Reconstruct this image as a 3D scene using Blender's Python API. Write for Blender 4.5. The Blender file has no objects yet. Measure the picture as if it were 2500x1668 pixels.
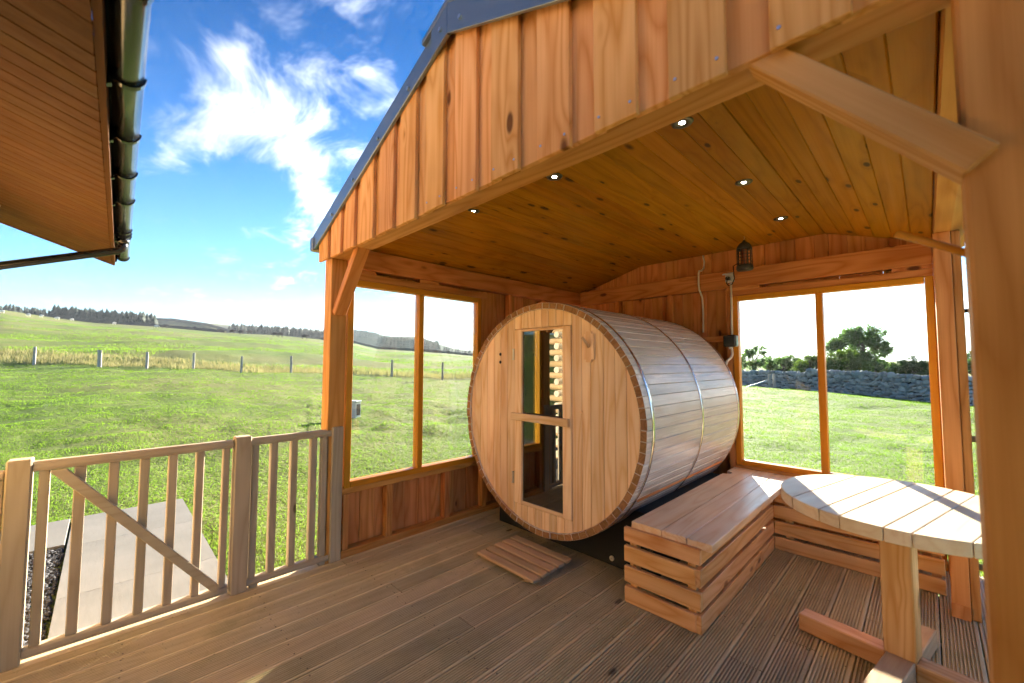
import bpy, bmesh, math, random
import numpy as np
from mathutils import Vector, Matrix, noise as mnoise
random.seed(7); rng = np.random.default_rng(7)
sc = bpy.context.scene
COL = sc.collection
R = math.radians

# ------------------------------------------------------------------ camera
FPX = 1002.67; YAW, PITCH, ROLL = R(45.314), R(3.10), R(0.154); H = 1.4
_r = Vector((math.cos(YAW), math.sin(YAW), 0))
_f = Vector((-math.sin(YAW)*math.cos(PITCH), math.cos(YAW)*math.cos(PITCH), math.sin(PITCH)))
_u = _r.cross(_f)
CR = _r*math.cos(ROLL) + _u*math.sin(ROLL)
CU = -_r*math.sin(ROLL) + _u*math.cos(ROLL)
CF = _f
cam_d = bpy.data.cameras.new('camera')
cam = bpy.data.objects.new('camera', cam_d); COL.objects.link(cam)
cam.matrix_world = Matrix(((CR.x, CU.x, -CF.x, 0), (CR.y, CU.y, -CF.y, 0), (CR.z, CU.z, -CF.z, H), (0, 0, 0, 1)))
cam_d.sensor_width = 36; cam_d.lens = 36*FPX/2500
cam_d.clip_start = 0.02; cam_d.clip_end = 9000
cam_d.dof.use_dof = True; cam_d.dof.focus_distance = 4.2; cam_d.dof.aperture_fstop = 2.2
sc.camera = cam
def ray(px, py): return CR*((px-1250)/FPX) + CU*((834-py)/FPX) + CF
def on(ax, v, px, py):
    d = ray(px, py); i = 'xyz'.index(ax); c = Vector((0, 0, H))
    return c + d*((v-c[i])/d[i])

# ------------------------------------------------------------------ world, sun, exposure
SUN_EL = R(15.5); SUN_DIR = Vector((-0.432, 0.902, 0)).normalized()*math.cos(SUN_EL) + Vector((0, 0, math.sin(SUN_EL)))
w = bpy.data.worlds.new('World'); sc.world = w; w.use_nodes = True
w.cycles.sampling_method = 'MANUAL'; w.cycles.sample_map_resolution = 512
T = w.node_tree; T.nodes.clear()
class G:
    """tiny node-graph helper"""
    def __init__(s, t): s.t = t
    def n(s, typ, ins=None, **kw):
        nd = s.t.nodes.new('ShaderNode'+typ)
        for k, v in kw.items(): setattr(nd, k, v)
        for k, v in (ins or {}).items(): s.put(nd.inputs[k], v)
        return nd
    def put(s, sock, v):
        if hasattr(v, 'is_linked') or isinstance(v, bpy.types.NodeSocket): s.t.links.new(v, sock)
        elif isinstance(v, bpy.types.Node): s.t.links.new(v.outputs[0], sock)
        else:
            if sock.type == 'RGBA' and len(v) == 3: v = (*v, 1)
            sock.default_value = v
    def m(s, op, a, b=None, c=None, clamp=False):
        nd = s.t.nodes.new('ShaderNodeMath'); nd.operation = op; nd.use_clamp = clamp
        for i, v in enumerate((a, b, c)):
            if v is not None: s.put(nd.inputs[i], v)
        return nd.outputs[0]
    def v(s, op, a, b=None):
        nd = s.t.nodes.new('ShaderNodeVectorMath'); nd.operation = op; s.put(nd.inputs[0], a)
        if b is not None:
            s.put(nd.inputs['Scale' if op == 'SCALE' else 1], b)
        return nd.outputs['Value' if op in ('DOT_PRODUCT', 'LENGTH') else 'Vector']
    def mix(s, fac, a, b, bt='MIX'):
        nd = s.t.nodes.new('ShaderNodeMix'); nd.data_type = 'RGBA'; nd.blend_type = bt
        s.put(nd.inputs[0], fac); s.put(nd.inputs[6], a); s.put(nd.inputs[7], b); return nd.outputs[2]
    def rng(s, x, a, b, c=0, d=1, smooth=False):
        nd = s.t.nodes.new('ShaderNodeMapRange'); nd.clamp = True
        if smooth: nd.interpolation_type = 'SMOOTHSTEP'
        for i, q in enumerate((x, a, b, c, d)): s.put(nd.inputs[i], q)
        return nd.outputs[0]
    def noise(s, vec, scale, detail=3, rough=.55, dist=0, dim='3D'):
        return s.n('TexNoise', {'Vector': vec, 'Scale': scale, 'Detail': detail, 'Roughness': rough, 'Distortion': dist}, noise_dimensions=dim).outputs[0]
    def ramp(s, fac, stops):
        nd = s.t.nodes.new('ShaderNodeValToRGB'); s.put(nd.inputs[0], fac); e = nd.color_ramp.elements
        while len(e) < len(stops): e.new(.5)
        for q, (p, c) in zip(e, stops): q.position = p; q.color = (*c, 1) if len(c) == 3 else c
        return nd.outputs[0]
g = G(T)
sky = g.n('TexSky', sky_type='NISHITA'); sky.sun_disc = False
sky.sun_elevation = SUN_EL; sky.sun_rotation = math.atan2(SUN_DIR.x, SUN_DIR.y)
sky.altitude = 200; sky.air_density = 1.0; sky.dust_density = 0.5; sky.ozone_density = 3.0
dirv = g.v('NORMALIZE', g.n('TexCoord').outputs['Generated'])
sp = g.n('SeparateXYZ', {0: dirv})
dz = g.m('ADD', g.m('MAXIMUM', sp.outputs[2], 0.0), 0.1)
cp = g.n('CombineXYZ', {0: g.m('DIVIDE', sp.outputs[0], dz), 1: g.m('DIVIDE', sp.outputs[1], dz), 2: 0.0}).outputs[0]
warp = g.v('ADD', cp, g.v('SCALE', g.n('TexNoise', {'Vector': cp, 'Scale': 1.6, 'Detail': 2}, noise_dimensions='2D').outputs['Color'], .30))
n1 = g.noise(warp, 1.15, 4, .60, 0, '2D')
n2 = g.noise(g.v('MULTIPLY', warp, (2.3, 5.2, 1)), 1.3, 4, .66, 0, '2D')
# banks of cloud in view, plus unseen ones added behind the camera to whiten the fill (plan positions on the cloud deck)
def bank(c, sx, sy, rot, amp):
    d = g.v('SUBTRACT', cp, (*c, 0)); a = math.cos(rot); b = math.sin(rot)
    q = g.n('SeparateXYZ', {0: d})
    u_ = g.m('DIVIDE', g.m('ADD', g.m('MULTIPLY', q.outputs[0], a), g.m('MULTIPLY', q.outputs[1], b)), sx)
    v_ = g.m('DIVIDE', g.m('SUBTRACT', g.m('MULTIPLY', q.outputs[1], a), g.m('MULTIPLY', q.outputs[0], b)), sy)
    e = g.m('ADD', g.m('MULTIPLY', u_, u_), g.m('MULTIPLY', v_, v_))
    return g.m('MULTIPLY', g.m('EXPONENT', g.m('MULTIPLY', e, -1.0)), amp)
dens = g.m('ADD', g.m('MULTIPLY', n1, .55), g.m('MULTIPLY', n2, .45))
acc = None
for b_ in [((-1.60, .34), .42, .15, .16, .33), ((-1.92, .62), .42, .12, -.45, .34), ((-2.45, .78), .35, .16, -.2, .28), ((-1.28, .22), .12, .05, .3, .18),
           ((-1.85, .14), .36, .09, .1, .30), ((-3.6, 1.0), .7, .12, -.1, .20), ((-5.2, -.2), .9, .9, 0, .20),
           ((-4.6, 4.0), 2.4, 2.2, 0, .30), ((-1.2, 5.0), 2.2, 2.4, 0, .30), ((-1.25, .62), .14, .06, .6, .2), ((2.3, 1.6), 1.3, 1.0, .5, .30), ((1.0, -2.0), 1.5, .9, .2, .30), ((-1.6, -2.6), 1.3, 1.0, .2, .30), ((3.6, -1.2), 1.8, 1.2, .1, .30), ((.3, -.8), .6, .4, .2, .26)]:
    q = bank(*b_); acc = q if acc is None else g.m('ADD', acc, q)
dens = g.m('ADD', g.m('MULTIPLY_ADD', dens, 1.55, -.275), g.m('MULTIPLY', acc, 1.02))
alpha = g.rng(dens, .60, 1.12, 0, 1, True)
hz = g.rng(sp.outputs[2], 0.0, .18, .52, 0, True)
alpha = g.m('MAXIMUM', alpha, hz)
glow = g.m('POWER', g.m('MAXIMUM', g.v('DOT_PRODUCT', dirv, tuple(SUN_DIR)), 0.0), 3.5)
cb = g.m('ADD', 1.62, g.m('MULTIPLY', glow, 13.0))
shade = g.rng(g.noise(warp, 2.6, 2, .6, 0, '2D'), .3, .7, .72, 1.10)
cb = g.m('MULTIPLY', cb, shade)
cc = g.v('SCALE', (0.93, 0.975, 1.02), cb)
tint = g.ramp(sp.outputs[2], [(.02, (.56, .75, .84)), (.35, (.22, .46, .68)), (.62, (.035, .22, .42))])
skyc = g.mix(1.0, sky.outputs[0], tint, 'MULTIPLY')
col = g.mix(alpha, skyc, cc)
bg = g.n('Background', {'Color': col, 'Strength': 0.070})
g.t.links.new(bg.outputs[0], g.n('OutputWorld').inputs[0])
sl = bpy.data.lights.new('sun', 'SUN'); sl.energy = 5.0; sl.angle = R(0.53); sl.color = (1.0, .90, .74)
so = bpy.data.objects.new('sun', sl); COL.objects.link(so)
so.rotation_euler = (-SUN_DIR).to_track_quat('-Z', 'Y').to_euler(); so.location = (0, 0, 30)
vs = sc.view_settings; vs.view_transform = 'Standard'; vs.look = 'None'; vs.gamma = 1; vs.use_curve_mapping = False
vs.exposure = 2.85
sc.render.engine = 'CYCLES'
cy = sc.cycles; cy.max_bounces = 6; cy.diffuse_bounces = 4; cy.glossy_bounces = 2; cy.volume_bounces = 0; cy.transparent_max_bounces = 16; cy.use_denoising = True
cy.sample_clamp_indirect = 6; cy.use_adaptive_sampling = True; cy.adaptive_threshold = .025; cy.adaptive_min_samples = 16

# ------------------------------------------------------------------ materials
MATS = {}
def newmat(name):
    m = bpy.data.materials.new(name); m.use_nodes = True; t = m.node_tree; t.nodes.clear()
    g = G(t); bs = g.n('BsdfPrincipled'); out = g.n('OutputMaterial'); t.links.new(bs.outputs[0], out.inputs[0])
    return m, g, bs, out
def bump(g, bs, h, strength, dist=.01):
    g.put(bs.inputs['Normal'], g.n('Bump', {'Height': h, 'Strength': strength, 'Distance': dist}).outputs[0])
# kind: light colour, dark colour, roughness, ring count, ring contrast, knot density(0..1), knot colour, tint spread
WOOD = {
 'gable':   ((.80, .455, .20), (.62, .29, .10), .70, 10, .9, .60, (.13, .05, .02), .24),
 'larch':   ((.68, .345, .135), (.48, .20, .066), .55, 9, .7, .22, (.15, .05, .02), .22),
 'redwood': ((.68, .325, .14), (.48, .185, .068), .55, 9, .8, .5, (.11, .04, .018), .30),
 'oldlarch': ((.70, .325, .115), (.50, .20, .062), .7, 9, .8, .5, (.10, .035, .015), .10),
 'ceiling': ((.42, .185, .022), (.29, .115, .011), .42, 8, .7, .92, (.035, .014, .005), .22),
 'stain':   ((.66, .285, .045), (.50, .19, .026), .38, 8, .5, .15, (.20, .06, .015), .08),
 'cedar':   ((.84, .63, .45), (.68, .42, .22), .55, 10, .8, .05, (.3, .14, .06), .30),
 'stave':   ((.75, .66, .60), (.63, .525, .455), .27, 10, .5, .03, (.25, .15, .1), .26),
 'stave_end': ((.36, .20, .10), (.22, .115, .05), .7, 14, .7, 0, (.1, .05, .02), .35),
 'bench':   ((.76, .45, .235), (.58, .27, .095), .40, 11, .85, .6, (.22, .085, .035), .16),
 'glare_seat':    ((.82, .62, .45), (.70, .42, .22), .36, 10, .7, .6, (.40, .20, .10), .12),  # bench wood paled: window glare on the top put into its colour
 'table':   ((.84, .68, .48), (.72, .50, .29), .45, 9, .5, .2, (.3, .15, .07), .10),
 'duck':    ((.56, .39, .25), (.44, .28, .16), .6, 9, .5, .03, (.25, .14, .08), .14),
 'treated': ((.49, .41, .30), (.37, .295, .20), .62, 11, .6, .15, (.13, .085, .045), .12),
 'deck':    ((.64, .52, .32), (.46, .35, .195), .55, 12, .5, .25, (.10, .07, .035), .32),
 'lodge':   ((.11, .047, .012), (.075, .029, .007), .7, 8, .5, .4, (.1, .04, .015), .10),
 'logs':    ((.60, .42, .22), (.42, .27, .12), .6, 8, .6, .2, (.2, .1, .05), .2),
 'logend':  ((.78, .68, .48), (.62, .48, .30), .7, 10, .5, 0, (.3, .2, .1), .1),
 'greypost': ((.46, .42, .38), (.30, .26, .23), .8, 10, .7, .1, (.15, .1, .08), .2),
}
def wood(kind, axis='X'):
    key = kind+axis
    if key in MATS: return MATS[key]
    li, dk, ro, nr, rc, kd, kc, ts = WOOD[kind]
    m, g, bs, out = newmat('wood_%s_%s' % (kind, axis))
    oi = g.n('ObjectInfo'); rnd = oi.outputs['Random']
    wn = g.n('TexWhiteNoise', {'W': rnd}, noise_dimensions='1D').outputs['Color']
    co = g.v('ADD', g.n('TexCoord').outputs['Object'], g.v('SCALE', wn, 37.0))
    st = {'X': (.10, 1, 1), 'Y': (1, .10, 1), 'Z': (1, 1, .10)}[axis]
    fs = {'X': (.02, 1, 1), 'Y': (1, .02, 1), 'Z': (1, 1, .02)}[axis]
    ks = {'X': (.42, 1, 1), 'Y': (1, .42, 1), 'Z': (1, 1, .42)}[axis]
    if kind in ('ceiling', 'lodge', 'deck'): ks = (ks[0], ks[1], .06)
    if kind == 'gable' or (kind == 'bench' and axis == 'X'): ks = (ks[0], .06, ks[2])
    if kind == 'bench' and axis == 'Y': ks = (.06, ks[1], ks[2])
    if kind in ('glare_seat', 'table'): ks = (ks[0], ks[1], .06)
    ps = g.v('MULTIPLY', co, st)
    # knots distort the rings around them
    vor = g.n('TexVoronoi', {'Vector': g.v('MULTIPLY', co, ks), 'Scale': 8.5 if kind in ('ceiling', 'lodge') else 6.5, 'Randomness': 1.0}, feature='F1')
    kcell = g.n('SeparateColor', {0: vor.outputs['Color']}).outputs[0]
    ksz = g.m('MULTIPLY', g.m('GREATER_THAN', kd, kcell), g.m('ADD', .09, g.m('MULTIPLY', kcell, .17)))
    kn = g.rng(vor.outputs['Distance'], g.m('MULTIPLY', ksz, .55), g.m('ADD', ksz, .001), 1, 0, True)
    kn = g.m('MULTIPLY', kn, g.m('GREATER_THAN', ksz, .01))
    halo = g.m('MULTIPLY', g.rng(vor.outputs['Distance'], 0, g.m('ADD', g.m('MULTIPLY', ksz, 2.6), .001), 1, 0, True), g.m('GREATER_THAN', ksz, .01))
    rn = g.m('ADD', g.noise(ps, 5.0, 2, .5, .2), g.m('MULTIPLY', halo, .10))
    ring = g.m('PINGPONG', g.m('MULTIPLY', rn, nr*2.2), 1.0)
    ring = g.m('POWER', ring, 1.8)
    fine = g.noise(g.v('MULTIPLY', co, fs), 150, 2, .65)
    mid = g.noise(g.v('MULTIPLY', co, fs), 26, 2, .6)
    fac = g.m('ADD', g.m('MULTIPLY', ring, rc*.85), g.m('ADD', g.m('MULTIPLY', g.rng(fine, .3, .7), .22), g.m('MULTIPLY', g.rng(mid, .3, .7), .28)))
    fac = g.m('SUBTRACT', fac, .10, clamp=True)
    c = g.mix(fac, li, dk)
    c = g.mix(g.m('MULTIPLY', halo, .45), c, dk)
    c = g.mix(g.m('MULTIPLY', kn, .9), c, kc)
    blot = g.noise(co, 2.2, 2, .6)
    val = g.m('ADD', g.m('ADD', 1-ts*.5, g.m('MULTIPLY', rnd, ts)), g.m('MULTIPLY', g.m('SUBTRACT', blot, .5), .42))
    hue = g.m('ADD', .5, g.m('MULTIPLY', g.m('SUBTRACT', g.n('SeparateColor', {0: wn}).outputs[1], .5), .012))
    c = g.n('HueSaturation', {'Hue': hue, 'Saturation': 1.07 if kind in ('gable', 'larch', 'redwood') else 1.04, 'Value': val, 'Color': c}).outputs[0]
    rough = g.m('ADD', ro, g.m('MULTIPLY', g.m('SUBTRACT', mid, .5), .25))
    hgt = g.m('SUBTRACT', g.m('MULTIPLY', fine, .6), g.m('MULTIPLY', ring, .25))
    if kind == 'deck':
        geo = g.n('NewGeometry').outputs['Position']
        alg = g.rng(g.noise(geo, 2.6, 5, .65), .52, .72)
        c = g.mix(g.m('MULTIPLY', alg, .55), c, (.34, .29, .13))
        gry = g.rng(g.noise(g.v('ADD', geo, (9, 3, 1)), 1.7, 4, .6), .45, .75)
        c = g.mix(g.m('MULTIPLY', gry, .35), c, (.46, .41, .35))
        spk = g.rng(g.noise(geo, 55, 2, .6), .66, .74)
        c = g.mix(g.m('MULTIPLY', spk, .45), c, (.08, .06, .035))
        rough = g.m('SUBTRACT', rough, g.m('MULTIPLY', gry, .08))
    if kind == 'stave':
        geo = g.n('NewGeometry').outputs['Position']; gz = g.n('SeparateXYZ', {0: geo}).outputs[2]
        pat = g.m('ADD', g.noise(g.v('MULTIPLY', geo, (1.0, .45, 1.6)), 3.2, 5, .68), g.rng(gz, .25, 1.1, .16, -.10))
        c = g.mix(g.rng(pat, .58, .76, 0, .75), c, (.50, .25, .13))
    if kind == 'cedar':
        stain = g.rng(g.noise(g.v('MULTIPLY', co, st), 9, 4, .6), .52, .74)
        c = g.mix(g.m('MULTIPLY', stain, .62), c, (.60, .29, .10))
    if kind == 'treated':
        geo = g.n('NewGeometry').outputs['Position']
        c = g.mix(g.m('MULTIPLY', g.rng(g.noise(geo, 5, 3, .6), .45, .7), .25), c, (.40, .34, .30))
    g.put(bs.inputs['Base Color'], c); g.put(bs.inputs['Roughness'], rough)
    bs.inputs['Specular IOR Level'].default_value = {'stave': .45, 'glare_seat': .45, 'table': .35, 'ceiling': .14, 'stain': .2, 'deck': .22, 'bench': .25}.get(kind, .12)
    if kind in ('deck', 'stave', 'bench', 'glare_seat'): bump(g, bs, hgt, .35, .004)
    MATS[key] = m; return m
def flat(name, color, rough=.6, metal=0, var=.12, scale=14, bmp=0, spec=.5, emit=None):
    if name in MATS: return MATS[name]
    m, g, bs, out = newmat(name)
    co = g.n('TexCoord').outputs['Object']
    nz = g.noise(co, scale, 4, .6)
    c = g.mix(nz, tuple(q*(1-var) for q in color), tuple(min(1, q*(1+var)) for q in color))
    g.put(bs.inputs['Base Color'], c); g.put(bs.inputs['Roughness'], g.m('ADD', rough-.06, g.m('MULTIPLY', nz, .12)))
    bs.inputs['Metallic'].default_value = metal; bs.inputs['Specular IOR Level'].default_value = spec
    if bmp: bump(g, bs, g.noise(co, scale*6, 3, .6), bmp, .004)
    if emit: g.put(bs.inputs['Emission Color'], emit[0]); bs.inputs['Emission Strength'].default_value = emit[1]
    MATS[name] = m; return m
def glass(name, tint, refl=1.0):
    m = bpy.data.materials.new(name); m.use_nodes = True; t = m.node_tree; t.nodes.clear(); g = G(t)
    fr = g.m('MULTIPLY', g.n('Fresnel', {'IOR': 1.52}).outputs[0], refl, clamp=True)
    sm = g.rng(g.noise(g.n('TexCoord').outputs['Object'], 3.0, 4, .6), .35, .75, .0, .03)
    tr = g.n('BsdfTransparent', {'Color': tint}); gl = g.n('BsdfGlossy', {'Roughness': g.m('ADD', sm, .0), 'Color': (1, 1, 1)})
    mx = g.n('MixShader', {0: fr, 1: tr.outputs[0], 2: gl.outputs[0]})
    t.links.new(mx.outputs[0], g.n('OutputMaterial').inputs[0]); MATS[name] = m; return m
M_GLASS = glass('window_glass', (.94, .97, .95), .5)
M_DGLASS = glass('smoked_door_glass', (.10, .09, .075), 3.6)
M_BLACK = flat('black_gutter_plastic', (.012, .012, .014), .18, 0, .1, 8)
M_RUBBER = flat('black_cradle', (.014, .015, .016), .75, 0, .3, 20, .2)
M_STEEL = flat('steel_band', (.85, .85, .85), .12, 1.0, .05, 6)
M_ZINC = flat('zinc', (.55, .55, .54), .35, 1.0, .1, 10)
M_TRIM = flat('roof_trim_paint', (.20, .25, .28), .30, .6, .06, 4)
M_ROOF = flat('roof_sheet_paint', (.06, .07, .07), .4, 0, .1, 4)
M_PVC = flat('white_conduit', (.74, .70, .64), .4, 0, .05, 6)
M_GREYP = flat('grey_socket', (.45, .47, .5), .4, 0, .05, 6)
M_SWITCH = flat('charcoal_box', (.035, .037, .036), .45, 0, .1, 8)
M_SIDE = flat('teal_box_side', (.42, .62, .62), .4, 0, .05, 8)
M_TUBE = flat('rail_tube', (.5, .5, .52), .35, .8, .06, 8)
M_DARK = flat('dark_void', (.02, .014, .01), .9, 0, .2, 10)
M_LAMP = flat('lamp_glow', (.9, .9, .85), .3, 0, .0, 5, 0, .5, ((1, .93, .82), 14))
M_RING = flat('lamp_ring', (.16, .15, .12), .35, .6, .1, 9)
M_COIL = flat('copper_coil', (.35, .12, .05), .4, .6, .1, 9)
M_CONC = None
def mat_concrete():
    m, g, bs, out = newmat('concrete'); co = g.n('TexCoord').outputs['Object']
    n = g.noise(co, 1.4, 6, .65); s = g.noise(co, 160, 2, .7); b2 = g.noise(g.v('MULTIPLY', co, (1, 9, 1)), 6, 3, .6)
    c = g.ramp(n, [(.3, (.125, .12, .105)), (.7, (.19, .18, .16))]); c = g.mix(g.rng(s, .55, .75, 0, .35), c, (.10, .09, .08))
    c = g.mix(g.rng(b2, .4, .7, 0, .18), c, (.21, .20, .18))
    g.put(bs.inputs['Base Color'], c); bs.inputs['Roughness'].default_value = .85; bump(g, bs, g.m('ADD', s, b2), .25, .004); return m
M_CONC = mat_concrete()
def mat_ground():
    m, g, bs, out = newmat('lawn_ground'); geo = g.n('NewGeometry').outputs['Position']
    a = g.noise(geo, .11, 6, .68); b = g.noise(geo, .8, 5, .7); c3 = g.noise(geo, 9, 4, .75); f4 = g.noise(geo, 60, 3, .7)
    big = g.noise(g.v('MULTIPLY', geo, (1, 1, 6)), .022, 5, .65)
    c = g.ramp(g.m('ADD', g.m('MULTIPLY', b, .5), g.m('MULTIPLY', c3, .5)), [(.28, (.050, .090, .014)), (.5, (.105, .165, .026)), (.72, (.175, .22, .045))])
    c = g.mix(g.rng(a, .45, .68, 0, .55), c, (.15, .15, .045))
    c = g.mix(g.rng(big, .46, .62, 0, .55), c, (.20, .165, .075))
    c = g.mix(g.rng(f4, .55, .75, 0, .5), c, (.03, .05, .012))
    g.put(bs.inputs['Base Color'], c); bs.inputs['Roughness'].default_value = .9; bs.inputs['Specular IOR Level'].default_value = .15
    st_ = g.noise(g.v('MULTIPLY', geo, (1, 1, 1)), .05, 4, .6); c = g.mix(g.rng(st_, .50, .64, 0, .42), c, (.245, .205, .085))
    g.put(bs.inputs['Base Color'], c)
    h = g.m('ADD', g.m('MULTIPLY', b, 1.0), g.m('ADD', g.m('MULTIPLY', c3, .30), g.m('MULTIPLY', f4, .06)))
    bump(g, bs, h, .9, .35); return m
def mat_blade(name, lo, hi, tr, dry=.45, thru=(.26, .34, .03)):
    m = bpy.data.materials.new(name); m.use_nodes = True; t = m.node_tree; t.nodes.clear(); g = G(t)
    geo = g.n('NewGeometry').outputs['Position']
    n = g.noise(geo, 1.3, 5, .7); n2 = g.noise(geo, 26, 2, .6); n3 = g.noise(geo, .25, 4, .6)
    c = g.mix(g.rng(g.m('ADD', g.m('MULTIPLY', n, .5), g.m('MULTIPLY', n2, .5)), .33, .67), lo, hi)
    c = g.mix(g.rng(n3, .5, .72, 0, dry), c, (.22, .20, .055))
    df = g.n('BsdfDiffuse', {'Color': c}); tl = g.n('BsdfTranslucent', {'Color': g.mix(.5, c, thru)})
    b = g.n('MixShader', {0: tr, 1: df.outputs[0], 2: tl.outputs[0]})
    t.links.new(b.outputs[0], g.n('OutputMaterial').inputs[0]); return m
M_GROUND = mat_ground()
M_GRASS = mat_blade('grass_blade', (.085, .160, .018), (.195, .295, .040), .5, .22, (.22, .42, .03))
M_STRAW = mat_blade('straw_blade', (.17, .18, .07), (.38, .34, .18), .38, .2, (.36, .33, .12))
M_LEAF = mat_blade('tree_leaf', (.045, .090, .026), (.12, .19, .05), .55, 0, (.12, .25, .05))
M_LEAF2 = mat_blade('bright_leaf', (.06, .11, .02), (.14, .20, .04), .4, 0, (.13, .23, .035))
M_PINE = flat('conifer_needles', (.012, .030, .018), .85, 0, .5, .4)
M_BARK = flat('bark', (.07, .055, .04), .9, 0, .4, 9, .4)
def mat_stone():
    m, g, bs, out = newmat('wall_stone'); oi = g.n('ObjectInfo').outputs['Random']; geo = g.n('NewGeometry').outputs['Position']
    n = g.noise(geo, 3.5, 5, .7); n2 = g.noise(geo, 30, 3, .6)
    c = g.mix(oi, (.19, .195, .195), (.42, .42, .40)); c = g.mix(g.rng(n, .5, .7, 0, .6), c, (.42, .42, .39)); c = g.mix(g.rng(n2, .55, .7, 0, .4), c, (.10, .11, .10))
    g.put(bs.inputs['Base Color'], c); bs.inputs['Roughness'].default_value = .85; bump(g, bs, g.m('ADD', n, n2), .5, .03); return m
M_STONE = mat_stone()
M_GRAVEL = flat('dark_gravel', (.045, .045, .05), .8, 0, .6, 60, .4)
M_WOOL = flat('wool', (.75, .72, .65), .95, 0, .08, 8)
M_HIDE = flat('cow_hide', (.03, .022, .018), .8, 0, .2, 6)
M_CAB = flat('cabinet_paint', (.62, .63, .62), .4, 0, .06, 8)
def mat_hill(name, c1, c2, sc_=.012):
    m, g, bs, out = newmat(name); geo = g.n('NewGeometry').outputs['Position']
    n = g.noise(geo, sc_, 6, .65); n2 = g.noise(geo, sc_*14, 4, .7)
    c = g.mix(g.rng(g.m('ADD', g.m('MULTIPLY', n, .6), g.m('MULTIPLY', n2, .4)), .35, .65), c1, c2)
    g.put(bs.inputs['Base Color'], c); bs.inputs['Roughness'].default_value = .95; bs.inputs['Specular IOR Level'].default_value = .1
    bump(g, bs, n2, .6, 3.0); return m

# ------------------------------------------------------------------ mesh helpers
WC = {}                                   # world position of each object's origin
def link(o, parent=None, c=Vector((0, 0, 0))):
    COL.objects.link(o); c = Vector(c); WC[o.name] = c
    if parent: o.parent = parent; o.location = c - WC[parent.name]
    else: o.location = c
    return o
def tag(o, label, cat, group=None):
    o['label'] = label; o['category'] = cat
    if group: o['group'] = group
    return o
def thing(name, label, cat, loc, group=None):
    o = bpy.data.objects.new(name, None); o.empty_display_size = .1
    link(o, None, loc); return tag(o, label, cat, group)
def part(name, bm, mat, parent=None, smooth=False, c=None):
    if c is None:
        lo = Vector([min(v.co[i] for v in bm.verts) for i in range(3)]); hi = Vector([max(v.co[i] for v in bm.verts) for i in range(3)]); c = (lo+hi)/2
    bmesh.ops.translate(bm, verts=bm.verts, vec=-Vector(c))
    bmesh.ops.recalc_face_normals(bm, faces=bm.faces)
    me = bpy.data.meshes.new(name); bm.to_mesh(me); bm.free(); me.materials.append(mat)
    if smooth: me.shade_smooth()
    return link(bpy.data.objects.new(name, me), parent, c)
def abox(bm, x0, x1, y0, y1, z0, z1, bev=0.0):
    vs_ = [bm.verts.new((x, y, z)) for x in (x0, x1) for y in (y0, y1) for z in (z0, z1)]
    fs = [bm.faces.new([vs_[i] for i in q]) for q in ((0, 1, 3, 2), (4, 6, 7, 5), (0, 4, 5, 1), (2, 3, 7, 6), (0, 2, 6, 4), (1, 5, 7, 3))]
    if bev:
        es = list({e for f in fs for e in f.edges})
        bmesh.ops.bevel(bm, geom=es, offset=bev, segments=1, affect='EDGES', clamp_overlap=True)
def plank(name, x0, x1, y0, y1, z0, z1, kind, parent, bev=.003, mat=None):
    bm = bmesh.new(); abox(bm, x0, x1, y0, y1, z0, z1, bev)
    d = (abs(x1-x0), abs(y1-y0), abs(z1-z0)); ax = 'XYZ'[d.index(max(d))]
    return part(name, bm, mat or wood(kind, ax), parent)
def bar(name, p0, p1, wd, ht, kind, parent, up=(0, 0, 1), bev=.004, mat=None):
    """square timber from p0 to p1: wd sideways, ht along 'up'"""
    p0, p1 = Vector(p0), Vector(p1); L = (p1-p0).length; x = (p1-p0).normalized(); up = Vector(up)
    y = up.cross(x).normalized(); z = x.cross(y)
    bm = bmesh.new(); abox(bm, -L/2, L/2, -wd/2, wd/2, -ht/2, ht/2, bev)
    bmesh.ops.recalc_face_normals(bm, faces=bm.faces)
    me = bpy.data.meshes.new(name); bm.to_mesh(me); bm.free(); me.materials.append(mat or wood(kind, 'X'))
    o = link(bpy.data.objects.new(name, me), parent, (p0+p1)/2)
    o.rotation_euler = Matrix((x, y, z)).transposed().to_euler(); return o
def atube(bm, pts, r, seg=10, cap=True):
    pts = [Vector(p) for p in pts]; rs = r if hasattr(r, '__len__') else [r]*len(pts); rings = []
    for i, p in enumerate(pts):
        d = (pts[min(i+1, len(pts)-1)] - pts[max(i-1, 0)]).normalized()
        a = d.orthogonal().normalized() if i == 0 else (prev - d*prev.dot(d)).normalized()
        prev = a; b = d.cross(a)
        rings.append([bm.verts.new(p + (a*math.cos(t)+b*math.sin(t))*rs[i]) for t in [2*math.pi*k/seg for k in range(seg)]])
    for q0, q1 in zip(rings, rings[1:]):
        for k in range(seg): bm.faces.new((q0[k], q0[(k+1) % seg], q1[(k+1) % seg], q1[k]))
    if cap: bm.faces.new(rings[0][::-1]); bm.faces.new(rings[-1])
def tube(name, pts, r, mat, parent=None, seg=12):
    bm = bmesh.new(); atube(bm, pts, r, seg); o = part(name, bm, mat, parent)
    for p in o.data.polygons: p.use_smooth = len(p.vertices) == 4
    return o
def prism(bm, poly, axis, a0, a1):
    """extrude a polygon of (u,v) along axis from a0 to a1; u,v are the two other axes in xyz order"""
    def pt(u, v, a): return {'x': (a, u, v), 'y': (u, a, v), 'z': (u, v, a)}[axis]
    A = [bm.verts.new(pt(u, v, a0)) for u, v in poly]; B = [bm.verts.new(pt(u, v, a1)) for u, v in poly]; n = len(poly)
    bm.faces.new(A[::-1]); bm.faces.new(B)
    for i in range(n): bm.faces.new((A[i], A[(i+1) % n], B[(i+1) % n], B[i]))
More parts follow.
